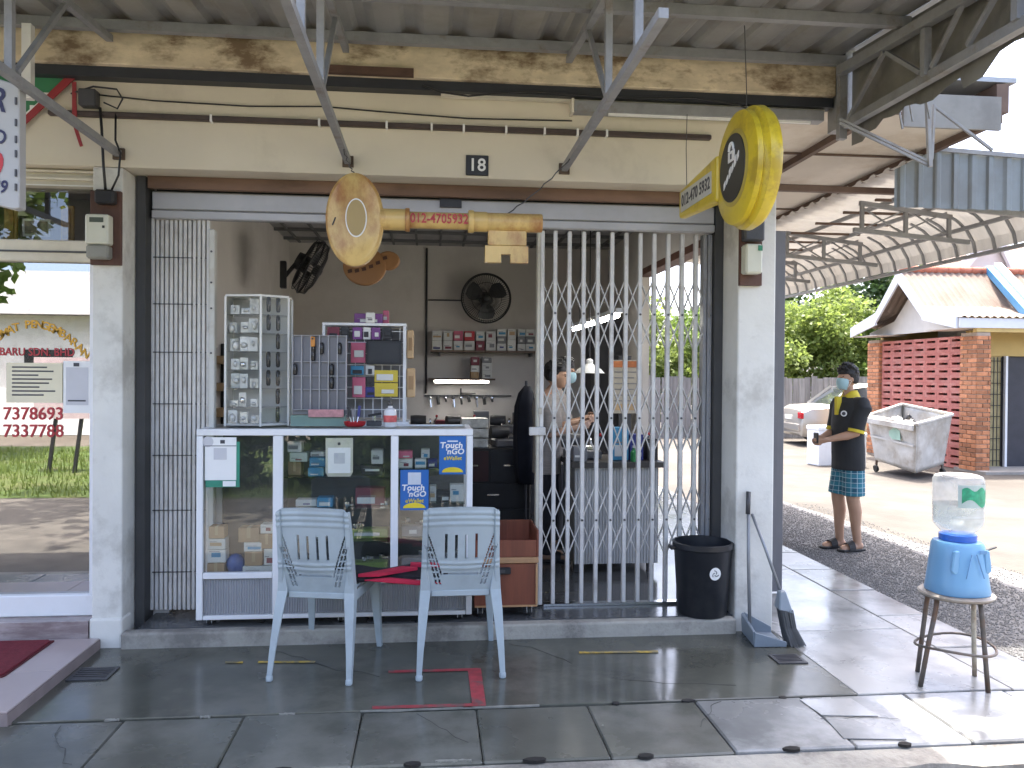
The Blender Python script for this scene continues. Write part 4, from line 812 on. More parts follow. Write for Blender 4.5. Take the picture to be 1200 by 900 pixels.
# cloth pad lying across the two seats
pd = MB(); n = 20; rows = []
for i in range(n+1):
    x = -.40+.50*i/n; rows.append([(x, 4.22-.03*math.sin(i*.7), .43+.012*math.sin(i*.6)), (x, 4.20, .447+.01*math.sin(i*.6+.4)), (x, 4.30, .458+.012*math.sin(i*.8)), (x, 4.44, .462+.01*math.cos(i*.5)), (x, 4.50, .44)])
pdt = thing('seat_cloth', 'black and red cloth pad laid across the seats of both chairs', 'cloth', (-.15, 4.35, .43))
o = pd.ring_loft(rows, caps=False, closed=False).build('cloth', mat('black_cloth', (.014, .013, .018), .85, .2, 20, .3, 150), pdt); md = o.modifiers.new('s', 'SOLIDIFY'); md.thickness = .016; bake(o); o.data.shade_smooth()
redc = mat('bright_red_cloth', (.52, .02, .06), .8, .12, 20)
MB().prism([(-.33, .452), (-.20, .462), (.0, .440), (.10, .425), (-.06, .424), (-.18, .436)], 'y', 4.165, 4.196).build('red_patch', redc, pdt, bevel=.004)
for poly in ([(-.36, 4.20), (-.26, 4.20), (-.06, 4.33), (-.14, 4.36)], [(-.10, 4.40), (.08, 4.38), (.1, 4.42), (-.1, 4.45)]):
    b = MB(); vs = [(x, y_, .480) for x, y_ in poly]; n = len(poly)
    b.add(vs+[(x, y_, z-.016) for x, y_, z in vs], [tuple(range(n))]+[(i, (i+1) % n, n+(i+1) % n, n+i) for i in range(n)]); b.build('red_patch', redc, pdt)

# ================================================================ RED WOODEN TROLLEY
tw = mat('reddish_wood', (.20, .062, .035), .4, .2, 5, .05, 40, stretch=(6, 6, .5), dirt=(.13, .04, .025), damt=.5)
tg = mat('light_wood_edge', (.42, .24, .12), .5, .15, 8)
tl = thing('wooden_trolley', 'red brown wooden cabinet trolley on casters right of the counter', 'cabinet', (.44, 4.85, .09))
MB().box(.262, .632, 4.70, 5.05, .15, .405).build('cabinet', tw, tl, bevel=.004); MB().box(.255, .638, 4.69, 5.06, .406, .44).build('middle_shelf', tg, tl, bevel=.004)
MB().box(.628, .640, 4.70, 5.05, .441, .60).build('side_panel', tw, tl, bevel=.003); MB().box(.255, .267, 4.70, 5.05, .441, .60).build('side_panel', tw, tl, bevel=.003); MB().box(.268, .627, 5.03, 5.045, .441, .60).build('back_panel', tw, tl, bevel=.003)
MB().box(.268, .627, 4.70, 4.712, .441, .54).build('front_panel', tw, tl, bevel=.003)
h = MB().box(.255, .475, 4.675, 4.699, .345, .385).build('handle', black, tl, bevel=.006); MB().box(.27, .44, 4.672, 4.6745, .357, .373).build('grip', darkgrey, h)
MB().box(.268, .632, 4.692, 4.699, .152, .162).build('plinth_edge', tg, tl); MB().box(.622, .634, 4.690, 4.6985, .165, .40).build('edge_band', tg, tl)
for x in (.30, .59):
    for yy in (4.74, 5.0): caster(x, yy, tl, .026, .09)

# ================================================================ BIN, DUSTPAN, BROOM
bn = thing('black_bin', 'black plastic bin with a round white sticker by the right pillar', 'bin', (1.633, 4.74, .088))
binm = mat('dull_black_plastic', (.012, .014, .019), .38, .15, 4, dirt=(.05, .05, .05), damt=.4, dscale=3)
C0 = (1.633, 4.745, .088)
MB().lathe([(.148, 0), (.153, .006), (.178, .385), (.184, .395), (.190, .40), (.190, .428), (.184, .432), (.176, .43), (.172, .39), (.148, .02), (.0, .018)], 40, C0, caps=False).build('body', binm, bn, smooth=True)
MB().lathe([(.1, 0), (.147, .001)], 40, C0).build('base', binm, bn)
for s in (-1, 1): MB().box(1.633+s*.198-.018, 1.633+s*.198+.018, 4.715, 4.775, .088+.385, .088+.412).build('handle', binm, bn, bevel=.006)
stk = MB().lathe([(.037, 0), (.037, .002)], 28).xf(Matrix.Translation((1.655, 4.5735, .088+.27)) @ Matrix.Rotation(R(7), 4, 'Z') @ Matrix.Rotation(R(90+3.5), 4, 'X')).build('sticker', paper, bn)
mk_ = MB()
for k_ in range(3):
    a0_ = k_*2.094; mk_.path([(1.655+(.006+.016*q)*math.cos(a0_+1.9*q), 4.5695, .358+(.006+.016*q)*math.sin(a0_+1.9*q)) for q in (0, .25, .5, .75, 1)], .0022, 5)
mk_.build('emblem', ink, stk)
bn.scale = (.945, .945, 1); bn.location.y = 4.71
dp = thing('dustpan', 'grey blue long handled dustpan leaning on the right pillar', 'dustpan', (1.9, 4.45, 0))
dpm = mat('grey_blue_plastic', (.22, .26, .30), .4, .08, 4)
d = MB(); d.hexa([(1.81, 4.34, .002), (1.985, 4.33, .002), (2.0, 4.56, .002), (1.84, 4.60, .002)], [(1.81, 4.34, .008), (1.985, 4.33, .008), (2.0, 4.56, .008), (1.84, 4.60, .008)]); d.build('pan_floor', dpm, dp)
MB().hexa([(1.803, 4.33, .002), (1.985, 4.322, .002), (1.985, 4.332, .002), (1.803, 4.34, .002)], [(1.803, 4.325, .085), (1.985, 4.318, .03), (1.985, 4.328, .03), (1.803, 4.335, .085)]).build('pan_side', dpm, dp, bevel=.002)
MB().hexa([(1.803, 4.34, .002), (1.815, 4.34, .002), (1.848, 4.60, .002), (1.836, 4.60, .002)], [(1.795, 4.335, .085), (1.808, 4.335, .09), (1.845, 4.6, .12), (1.83, 4.6, .11)]).build('pan_back', dpm, dp, bevel=.002)
MB().hexa([(1.85, 4.592, .002), (2.0, 4.56, .002), (2.0, 4.568, .002), (1.85, 4.60, .002)], [(1.85, 4.595, .12), (2.0, 4.563, .04), (2.0, 4.571, .04), (1.85, 4.603, .12)]).build('pan_side', dpm, dp, bevel=.002)
MB().path([(1.835, 4.48, .09), (1.848, 4.54, .45), (1.868, 4.60, .82)], .010, 10).build('handle', mat('grey_tube', (.25, .26, .27), .4, metal=.3), dp, smooth='all'); MB().path([(1.858, 4.58, .7), (1.8685, 4.6, .83)], .0135, 10).build('grip', darkgrey, dp, smooth='all')
br = thing('broom', 'long handled broom with grey bristles behind the dustpan', 'broom', (2.0, 4.42, 0))
MB().path([(1.985, 4.40, .28), (1.93, 4.50, .52), (1.885, 4.585, .70)], .009, 10).build('handle', MATS['grey_tube'], br, smooth='all')
MB().hexa([(1.95, 4.34, .20), (2.03, 4.33, .18), (2.035, 4.42, .18), (1.955, 4.43, .2)], [(1.965, 4.37, .30), (2.0, 4.37, .30), (2.0, 4.41, .30), (1.965, 4.41, .30)]).build('head', dpm, br, bevel=.006)
bb = MB()
random.seed(2)
for k in range(260):
    u, v = random.random(), random.random(); x = 1.955+.075*u; yy = 4.335+.085*v; x2 = x+.055+.03*(u-.5); bb.path([(x, yy, .20), (x+.02, yy, .1), (x2, yy+random.uniform(-.012, .012)-.02, .004)], .002, 3, False)
stuff(bb.build('bristles', mat('grey_bristle', (.12, .125, .13), .7), br, recalc=False))

# ================================================================ STOOL AND WATER DISPENSER
rust = mat('rusty_grey_steel', (.13, .115, .10), .6, .25, 12, .2, 60, metal=.3, dirt=(.16, .07, .03), damt=.6, dscale=9, dlo=.52)
SX, SY = 2.61, 3.78
stl = thing('metal_stool', 'rusty round topped metal stool with ring brace beside the pavement edge', 'stool', (SX, SY, 0))
MB().lathe([(.165, .428), (.172, .432), (.174, .44), (.168, .446), (.0, .447)], 36, (SX, SY, 0), caps=False).build('seat', mat('worn_stool_top', (.26, .24, .21), .5, .2, 8, dirt=(.14, .07, .04), damt=.5), stl, smooth=True); MB().lathe([(.164, .424), (.164, .4275)], 36, (SX, SY, 0)).build('seat_rim', rust, stl)
for (tx, ty) in ((-.115, .13), (-.22, -.06), (.14, .05), (.06, -.16)):
    k = Vector((tx, ty, 0)); a = k.normalized()*.125
    MB().path([(SX+a.x, SY+a.y, .423), (SX+a.x*1.08, SY+a.y*1.08, .36), (SX+(a.x+k.x)/2*1.02, SY+(a.y+k.y)/2*1.02, .2), (SX+k.x, SY+k.y, .0)], .0115, 10).build('leg', rust if tx < .1 else mat('flaking_cream_leg', (.42, .38, .30), .6, .25, 20, dirt=(.15, .08, .04), damt=.6, dscale=8), stl, smooth='all')
MB().path([(SX-.015+.185*math.cos(t), SY-.02+.165*math.sin(t), .185+.012*math.sin(t*2)) for t in [2*math.pi*k/28 for k in range(29)]], .0065, 8).build('ring_brace', rust, stl, smooth='all')
wd_ = thing('water_dispenser', 'pale blue plastic water dispenser standing on the round stool', 'dispenser', (SX, SY, .447))
lb_ = mat('pale_blue_plastic', (.20, .42, .66), .32, .05, 3, trans=.15)
BX = SX+.005; rings = []
for r, z in ((.142, 0), (.145, .008), (.138, .05), (.124, .17), (.117, .235), (.108, .25), (.075, .255)):
    rings.append([(BX+r*math.cos(t)*(1-.03*math.cos(4*t)), SY+r*math.sin(t)*(1-.03*math.cos(4*t)), .4475+z) for t in [2*math.pi*k/40 for k in range(40)]])
MB().ring_loft(rings).build('body', lb_, wd_, smooth=True)
MB().lathe([(.085, .2555), (.085, .285), (.078, .288)], 32, (BX, SY, .4475)).build('collar', mat('strong_blue_plastic', (.03, .13, .50), .3), wd_, smooth=True)
for s in (-1, 1):
    MB().bar((BX+s*.012, SY-.126, .655), (BX+s*.045, SY-.136, .54), .004, .005).build('moulded_line', mat('blue_shade_line', (.12, .27, .48), .4), wd_)
    MB().prism([(BX+s*.062, .67), (BX+s*.092, .67), (BX+s*.105, .57), (BX+s*.09, .555), (BX+s*.068, .56)], 'y', SY-.112, SY-.095).build('side_panel', lb_, wd_, bevel=.006)
MB().box(BX+.03, BX+.065, SY-.1255, SY-.122, .655, .672).build('badge', MATS['blue_shade_line'], wd_)
tp_ = MB(); tp_.path([(BX+.115, SY, .615), (BX+.165, SY, .615)], .011, 10); tp_.path([(BX+.155, SY, .60), (BX+.155, SY, .64)], .012, 10); tp_.build('tap', mat('white_tap', (.6, .58, .52), .4), wd_); MB().bar((BX+.15, SY, .645), (BX+.205, SY, .662), .012, .006).build('tap_lever', darkgrey, wd_)
bo = thing('water_bottle', 'upturned clear water bottle with a green label on the dispenser', 'bottle', (BX, SY, .73))
pet = glassmat('clear_bottle', (.95, .96, .97), .02, grime=.42)
Z0 = .712
MB().lathe([(.03, 0), (.05, .02), (.085, .04), (.110, .07), (.114, .095), (.112, .105), (.116, .115), (.113, .125), (.116, .135), (.113, .145), (.116, .16), (.116, .29), (.108, .308), (.09, .316), (.0, .312)], 40, (BX, SY, Z0), caps=False).build('shell', pet, bo, smooth=True)
MB().lathe([(.068, .048), (.104, .076), (.110, .1), (.111, .17)], 32, (BX, SY, Z0)).build('water', glassmat('water', (.86, .92, .94), .03), bo, smooth=True)
lbn = 14
rows = [[(BX+.1172*math.cos(t), SY+.1172*math.sin(t), Z0+z) for z in (.165, .275)] for t in [R(-125+120*k/lbn) for k in range(lbn+1)]]
MB().ring_loft(rows, caps=False, closed=False).build('label', mat('pale_label', (.42, .50, .47), .5, .1), bo, recalc=False)
rows = [[(BX+.1178*math.cos(t), SY+.1178*math.sin(t), Z0+z) for z in (.185+.02*math.sin(k*.5), .255+.01*math.sin(k*.9))] for k, t in enumerate([R(-117+80*k/lbn) for k in range(lbn+1)])]
MB().ring_loft(rows, caps=False, closed=False).build('label_print', mat('green_label', (.03, .30, .16), .5, .4, 30), bo, recalc=False)

# ================================================================ KEY SIGNS
gold = mat('yellowed_fibreglass', (.60, .42, .15), .42, .16, 4, .05, 20, dirt=(.30, .11, .03), damt=.85, dscale=2.6, dlo=.49, stretch=(1, 1, .55), coat=.15)
k1 = thing('hanging_key_sign', 'weathered golden giant key sign with a red phone number', 'key sign', (0, 4.3, 2.06))
hx, hzc = -.395, 2.305; rings = []
for yy, s in ((-.045, .90), (-.03, .985), (0, 1), (.03, .985), (.045, .9)):
    rings.append([(hx+.150*s*math.cos(t), 4.30+yy, hzc+.245*s*math.sin(t)) for t in [2*math.pi*k/48 for k in range(48)]])
MB().ring_loft(rings).build('bow', gold, k1, smooth=True)
def oval(cx, cz, rx, rz, y0, y1, name, mt): return MB().ring_loft([[(cx+rx*math.cos(t), yy, cz+rz*math.sin(t)) for t in [2*math.pi*k/36 for k in range(36)]] for yy in (y0, y1)]).build(name, mt, k1)
oval(-.385, 2.31, .055, .100, 4.2485, 4.256, 'rim', white); oval(-.385, 2.31, .049, .093, 4.2465, 4.252, 'hole_panel', mat('dull_gold_panel', (.36, .26, .10), .5, .06))
MB().bar((-.505, 4.252, 2.27), (-.49, 4.252, 2.31), .006).build('scratch', black, k1)
def cyl(x0, x1, r, z=2.315, name='shaft', mt=gold): return MB().lathe([(r*.97, 0), (r, .006), (r, x1-x0-.006), (r*.97, x1-x0)], 28).xf(Matrix.Translation((x0, 4.30, z)) @ Matrix.Rotation(R(90), 4, 'Y')).build(name, mt, k1, smooth=True)
cyl(-.265, -.125, .056, name='collar'); cyl(-.126, .21, .044); cyl(-.135, -.112, .062, name='collar'); cyl(.195, .225, .060, name='collar'); cyl(.224, .295, .053, name='collar'); cyl(.294, .588, .049)
MB().box(.30, .505, 4.285, 4.315, 2.19, 2.275).build('bit', gold, k1, bevel=.004); b_ = MB(); b_.box(.285, .515, 4.28, 4.32, 2.145, 2.188); b_.box(.285, .37, 4.28, 4.32, 2.10, 2.145); b_.box(.42, .515, 4.28, 4.32, 2.10, 2.145); b_.build('bit', gold, k1)
text('lettering', '012-4705932', .07, redink, k1, (.043, 4.253, 2.316), bold=.014, sx=.80, ext=.0015)
for (a, b) in (((-.40, 4.30, 2.548), (-.464, 4.30, 2.70)), ((.40, 4.30, 2.36), (.758, 4.34, 2.69))):
    pts = [Vector(a).lerp(Vector(b), k/12)+Vector((.006*math.sin(k*2.5), 0, -.02*math.sin(math.pi*k/12))) for k in range(13)]
    MB().path(pts, .0035, 5).build('hanging_wire', darkgrey, k1)
# yellow key sign, seen edge-on
ylw = mat('yellow_fibreglass', (.66, .50, .025), .35, .1, 4, .03, 20, dirt=(.26, .16, .02), damt=.6, dscale=5, dlo=.53, coat=.2)
k2 = thing('yellow_key_sign', 'bright yellow giant key sign with a black padlock emblem at the right', 'key sign', (1.47, 3.7, 2.33))
def ringX(cy, cz, rs, n=48): return [[(x, cy+ry*math.cos(t), cz+rz*math.sin(t)) for t in [2*math.pi*k/n for k in range(n)]] for x, ry, rz in rs]
KY, KZ = 3.70, 2.485
MB().ring_loft(ringX(KY, KZ, [(1.415, .235, .235), (1.425, .262, .262), (1.447, .268, .268), (1.456, .258, .258), (1.463, .262, .262), (1.475, .283, .283), (1.51, .286, .286), (1.535, .27, .27), (1.55, .22, .22)])).build('bow', ylw, k2, smooth=True)
MB().ring_loft(ringX(KY, KZ, [(1.4135, .180, .180), (1.408, .165, .165)])).build('rim', mat('dark_yellow_rim', (.40, .31, .06), .5), k2, smooth=True)
MB().ring_loft(ringX(KY, KZ, [(1.409, .160, .160), (1.4045, .157, .157)])).build('disc', mat('charcoal_disc', (.022, .024, .022), .4, .2), k2)
MB().hexa([(1.40, 3.90, 2.37), (1.46, 3.90, 2.37), (1.45, 4.50, 2.40), (1.40, 4.50, 2.40)], [(1.40, 3.90, 2.60), (1.46, 3.90, 2.60), (1.45, 4.50, 2.555), (1.40, 4.50, 2.555)]).build('blade', ylw, k2, bevel=.014, segs=2)
MB().box(1.395, 1.3995, 3.96, 4.45, 2.425, 2.535).build('number_panel', mat('pale_number_panel', (.55, .55, .50), .5, .06), k2)
text('lettering', '012-470 5932', .088, ink, k2, (1.394, 4.20, 2.48), (math.pi/2, 0, -math.pi/2), bold=.02, sx=.92)
pl = MB(); pl.prism([(KY-.04, KZ+.03), (KY+.04, KZ+.03), (KY+.04, KZ+.08), (KY-.04, KZ+.08)], 'x', 1.401, 1.404); pl.build('padlock_body', paper, k2)
MB().path([(1.402, KY+.026*math.cos(t), KZ+.082+.035*math.sin(t)) for t in [math.pi*k/10 for k in range(11)]], .007, 6).build('padlock_shackle', paper, k2); MB().box(1.399, 1.4005, KY-.008, KY+.008, KZ+.042, KZ+.066).build('keyhole', ink, k2)
for i in range(6):
    ya_, yb2 = KY+.095-.033*i, KY+.095-.033*i-.021; za_, zb2 = KZ-.085+.020*i, KZ-.085+.020*(i+.8); hh_ = .028+(.010 if i in (2, 4) else 0)
    MB().prism([(ya_, za_), (yb2, zb2), (yb2, zb2+hh_), (ya_, za_+hh_)], 'x', 1.401, 1.404).build('wordmark_stroke', paper, k2)
MB().path([(1.48, 3.72, 2.768), (1.49, 3.74, 2.85), (1.50, 3.80, 3.2)], .0022, 6).build('hanging_wire', darkgrey, k2); MB().path([(1.43, 4.45, 2.556), (1.44, 4.5, 2.8), (1.45, 4.52, 3.0)], .0022, 6).build('hanging_wire', darkgrey, k2)
MB().path([(1.51+.0, KY-.20, KZ+.14), (1.53, KY-.235, KZ+.02), (1.53, KY-.22, KZ-.08)], .022, 8).build('moulded_rib', ylw, k2, smooth='all')
# tan padlock shaped sign inside
k3 = thing('tan_hanging_sign', 'tan rounded hanging sign with dark marks behind the golden key', 'hanging sign', (-.46, 6.0, 2.15))
tanm = mat('tan_fibreglass', (.40, .20, .08), .5, .12, 4); poly = [(-.48+.155*math.cos(t), 2.29+.14*math.sin(t)) for t in [2*math.pi*k/32 for k in range(32)]]
MB().prism(poly, 'y', 5.97, 6.03).build('disc', tanm, k3, bevel=.012, segs=2); MB().prism([(-.31+.085*math.cos(t), 2.335+.07*math.sin(t)) for t in [2*math.pi*k/24 for k in range(24)]], 'y', 5.98, 6.02).build('lobe', tanm, k3, bevel=.01)
for i in range(6): MB().prism([(-.595+.05*i, 2.235+.008*i*i*.5), (-.565+.05*i, 2.243+.008*i*i*.5), (-.57+.05*i, 2.268+.008*i*i*.5), (-.60+.05*i, 2.258+.008*i*i*.5)], 'y', 5.962, 5.969).build('mark', brownwood, k3)
MB().path([(-.46, 6.0, 2.42), (-.46, 6.0, 2.93)], .003, 5).build('hanging_wire', darkgrey, k3)

# ================================================================ SHOP INTERIOR
def shelf(name, label, x0, x1, z, y0=8.72, y1=8.995):
    t = thing(name, label, 'shelf', ((x0+x1)/2, 8.9, z-.03)); MB().box(x0, x1, y0, y1, z-.02, z).build('board', mat('brown_shelf', (.16, .11, .08), .6), t)
    for x in (x0+.1, x1-.1): MB().box(x-.01, x+.01, y0+.05, y1, z-.06, z-.0205).build('bracket', darkgrey, t)
shelf('wall_shelf', 'upper wall shelf stacked with white boxes on the back wall', 0., 1.2, 1.772); shelf('wall_shelf', 'lower wall shelf above the lit tube on the back wall', -.02, .70, 1.47)
ordn = ['first', 'second', 'third', 'fourth', 'fifth', 'sixth', 'seventh', 'eighth', 'ninth', 'tenth', 'eleventh']
cols = [(.02, .125, ('white', 'white')), (.14, .235, ('white', 'white')), (.25, .35, ('white', 'pink')), (.365, .475, ('white', 'red')), (.49, .585, ('maroon', 'white')), (.60, .705, ('white', 'white')), (.72, .82, ('white', 'grey', 'white')), (.835, .925, ('white', 'white')), (.945, 1.03, ('white', 'grey', 'white')), (1.035, 1.135, ('white', 'grey', 'white')), (1.14, 1.2, ('white', 'white'))]
for i, (a, b, cs) in enumerate(cols):
    z = 1.7725; hh = (.24 if i > 5 else .21)/len(cs)
    for j, c in enumerate(cs):
        carton(a, b, z, z+hh-.002, 8.76+random.uniform(0, .02), c, f'{dict(white="white", pink="pale red", red="red", maroon="maroon", grey="grey")[c]} box, {["bottom", "second", "third"][j]} in the {ordn[i]} stack on the upper wall shelf', .15, 'boxes on the wall shelves'); z += hh
for i, (a, b, z0, z1, c) in enumerate([(.435, .525, 1.4705, 1.54, 'brown'), (.44, .53, 1.542, 1.61, 'white'), (.56, .665, 1.4705, 1.55, 'white'), (.56, .665, 1.552, 1.64, 'white'), (.56, .665, 1.642, 1.70, 'grey'), (.44, .53, 1.612, 1.70, 'maroon')]):
    carton(a, b, z0, z1, 8.77, c, ['brown box at the bottom of the left stack, lower wall shelf', 'white box in the left stack, lower wall shelf', 'white box at the bottom of the right stack, lower wall shelf', 'white box in the middle of the right stack, lower wall shelf', 'grey box topping the right stack, lower wall shelf', 'maroon box topping the left stack, lower wall shelf'][i], .15, 'boxes on the wall shelves')
tl_ = thing('lit_tube_lamp', 'lit fluorescent tube lamp under the lower wall shelf', 'lamp', (.34, 8.78, 1.42)); MB().path([(.06, 8.75, 1.433), (.62, 8.75, 1.433)], .013, 10).build('tube', mat('lit_tube', (1, .97, .9), .4, 0, emit=6), tl_); MB().box(.04, .64, 8.765, 8.80, 1.42, 1.449).build('batten', white, tl_)
cbk = wire('wall_pipe', 'thin dark pipe running down the back wall beside the shelves', [(-.045, 8.985, 2.9), (-.045, 8.985, 1.3)], .012, darkgrey, 'pipe', 'pipes on the back wall')
wire('wall_pipe', 'short dark pipe running from the fan across the back wall', [(-.03, 8.985, 2.33), (.35, 8.985, 2.33)], .008, darkgrey, 'pipe', 'pipes on the back wall')
def fan(label, loc, rz, tilt, s=1.):
    f = thing('wall_fan', label, 'fan', loc, 'wall fans', rotz=rz)      # local: faces -Y
    M_ = Matrix.Rotation(tilt, 4, 'X')
    def ring(r, y, t=.004): return MB().path([(r*math.cos(a), y, r*math.sin(a)) for a in [2*math.pi*k/40 for k in range(41)]], t, 6).xf(M_)
    for r, y, t in ((.245, -.05, .009), (.23, -.10, .004), (.15, -.125, .003), (.24, .0, .004)): ring(r*s, y, t).build('guard_ring', black, f)
    spk = MB()
    for k in range(64):
        a = 2*math.pi*k/64; c_, s_ = math.cos(a)*s, math.sin(a)*s
        spk.path([(.05*c_, -.135, .05*s_), (.15*c_, -.125, .15*s_), (.23*c_, -.095, .23*s_), (.245*c_, -.05, .245*s_)], .0022, 4); spk.path([(.245*c_, -.05, .245*s_), (.21*c_, .015, .21*s_), (.06*c_, .03, .06*s_)], .0022, 4)
    spk.xf(M_).build('guard_wires', black, f)
    for k in range(3):
        a0 = 2*math.pi*k/3+.4; b = MB(); rows = []
        for i in range(7):
            r = (.04+.17*i/6)*s; w = .30+.5*math.sin(math.pi*(.15+.75*i/6)); rows.append([(r*math.cos(a0+w*u), -.06+.05*u*(1-i/9), r*math.sin(a0+w*u)) for u in (-.5, 0, .5, 1)])
        o = b.ring_loft(rows, caps=False, closed=False).xf(M_).build('blade', mat('dark_fan_blade', (.05, .052, .055), .35), f)
    MB().lathe([(.045, -.02), (.05, 0), (.045, .03), (.02, .045)], 20).xf(M_ @ Matrix.Translation((0, -.10, 0)) @ Matrix.Rotation(R(90), 4, 'X')).build('hub', black, f, smooth=True)
    MB().lathe([(.07, -.1), (.075, -.06), (.07, .0)], 20).xf(M_ @ Matrix.Translation((0, -.02, 0)) @ Matrix.Rotation(R(90), 4, 'X')).build('motor', black, f, smooth=True)
    MB().bar((0, .08, 0), (0, .16, -.1), .03).build('arm', black, f); MB().box(-.04, .04, .15, .20, -.2, .02).build('wall_plate', black, f, bevel=.006)
    return f
fan('black wall fan facing out from the middle of the back wall', (.595, 8.78, 2.335), 0, 0, 1.08)
fan('black wall fan seen side on at the upper left of the room', (-1.02, 6.78, 2.40), R(95), R(28), .95)
def keymachine(label, x, y, z, rz=0):
    t = thing('key_cutting_machine', label, 'machine', (x, y, z), 'key cutting machines', rotz=rz)
    mm = mat('machine_grey', (.16, .16, .17), .4, .2, 8, metal=.3)
    MB().box(-.13, .13, -.10, .10, 0, .07).build('base', mm, t, bevel=.012); MB().lathe([(.05, -.1), (.055, -.05), (.05, .06)], 16).xf(Matrix.Translation((-.05, .02, .13)) @ Matrix.Rotation(R(90), 4, 'Y')).build('motor', darkgrey, t, smooth=True)
    MB().lathe([(.035, -.008), (.035, .008)], 20).xf(Matrix.Translation((.055, -.02, .12)) @ Matrix.Rotation(R(90), 4, 'Y')).build('cutter_wheel', chrome, t); MB().box(-.02, .11, -.085, -.045, .071, .10).build('vice', chrome, t, bevel=.004)
    MB().path([(.09, -.06, .1), (.12, -.09, .17)], .007, 8).build('lever', chrome, t); MB().ell((.12, -.09, .18), .014, .014, .014, 8, 6).build('knob', CM['red'], t); MB().box(-.12, .0, .02, .09, .071, .16).build('cover', mm, t, bevel=.01)
bk = thing('back_workbench', 'dark workbench against the back wall under the lit tube', 'workbench', (.45, 8.6, .09))
MB().box(-.25, 1.1, 8.2, 8.98, .86, .90).build('top', mat('dark_bench_top', (.05, .045, .04), .5, .3, 6), bk)
for x in (-.22, 1.06): MB().box(x-.025, x+.025, 8.23, 8.28, .09, .859).build('leg', darkgrey, bk); MB().box(x-.025, x+.025, 8.9, 8.95, .09, .859).build('leg', darkgrey, bk)
MB().box(-.2, 1.04, 8.3, 8.95, .4, .42).build('lower_shelf', MATS['dark_bench_top'], bk)
keymachine('key cutting machine at the left end of the back workbench', -.05, 8.5, .90); keymachine('key cutting machine in the middle of the back workbench', .32, 8.5, .90, .3); keymachine('key cutting machine at the right end of the back workbench', .78, 8.5, .90, -.2)
for i, (x, z0, z1, c, lab) in enumerate([(.12, .9005, 1.02, 'maroon', 'maroon box between machines on the back workbench'), (.55, .9005, 1.12, 'grey', 'tall grey box between machines on the back workbench'), (.98, .9005, 1.10, 'black', 'black box at the right of the back workbench'), (.2, .4205, .6, 'grey', 'grey box under the back workbench'), (.7, .4205, .65, 'maroon', 'maroon box under the back workbench')]): carton(x-.08, x+.08, z0, z1, 8.65, c, lab, .2, 'boxes at the back workbench')
# pegs and tools on the wall
for i in range(9):
    x = .0+i*.085; t = thing('hanging_tool', f'{ordn[i]} small dark tool hanging from the left on the tool rail', 'tool', (x, 8.95, 1.14), 'tools on the wall rail'); MB().path([(x, 8.96, 1.25), (x+.01, 8.95, 1.15+.03*(i % 3))], .012+.006*(i % 2), 8).build('grip', black if i % 3 else chrome, t); MB().ell((x, 8.95, 1.255), .022, .015, .022, 8, 6).build('head', darkgrey if i % 2 else chrome, t)
t = thing('tool_rail', 'dark tool rail on the back wall under the lit tube', 'rail', (.36, 8.97, 1.26)); MB().box(-.06, .9, 8.965, 8.997, 1.27, 1.285).build('rail', darkgrey, t); MB().box(.33, .345, 8.93, 8.964, 1.285, 1.36).build('hook', black, t); MB().box(.33, .50, 8.93, 8.964, 1.30, 1.312).build('hook', black, t)
# side cabinet on left with orange shelves, seen beside the gate
ls = thing('side_shelving', 'black shelving with tan edged shelves behind the folded left gate', 'shelving', (-1.42, 6.2, .09))
MB().box(-1.52, -1.30, 6.1, 6.12, .09, 1.72).build('back_panel', mat('shelf_black', (.02, .02, .02), .6), ls)
for z in (.6, 1.0, 1.2, 1.38, 1.57): MB().box(-1.52, -1.28, 5.8, 6.1, z, z+.055).build('shelf', CM['tan'] if z > .9 else darkgrey, ls)
for x in (-1.515, -1.29): MB().box(x-.01, x+.01, 5.82, 5.84, .09, 1.72).build('post', MATS['shelf_black'], ls)
tc_ = thing('tool_cabinet', 'low black tool cabinet with drawers between the counter and the gate', 'cabinet', (.52, 7.0, .09))
MB().box(.22, .86, 6.9, 7.3, .12, .88).build('body', mat('cabinet_black', (.02, .018, .018), .5), tc_, bevel=.006); MB().box(.23, .5, 6.885, 6.899, .60, .86).build('drawer', mat('dark_maroon_front', (.06, .018, .018), .5), tc_); MB().box(.52, .85, 6.885, 6.899, .60, .86).build('drawer', black, tc_)
for z in (.16, .38): MB().box(.23, .85, 6.885, 6.899, z, z+.2).build('drawer', black, tc_)
for x, z in ((.36, .73), (.68, .73), (.54, .26), (.54, .48)): MB().box(x-.05, x+.05, 6.875, 6.884, z, z+.012).build('handle', chrome, tc_)
pdw = thing('storage_unit', 'stack of clear plastic drawers on the black tool cabinet', 'storage unit', (.4, 7.05, .88))
for k in range(3): MB().box(.27, .50, 6.95, 7.2, .8815+k*.085, .96+k*.085).build('drawer', silver, pdw, bevel=.004)
keymachine('key cutting machine on the black tool cabinet beside the clear drawers', .68, 7.08, .8805, .2)
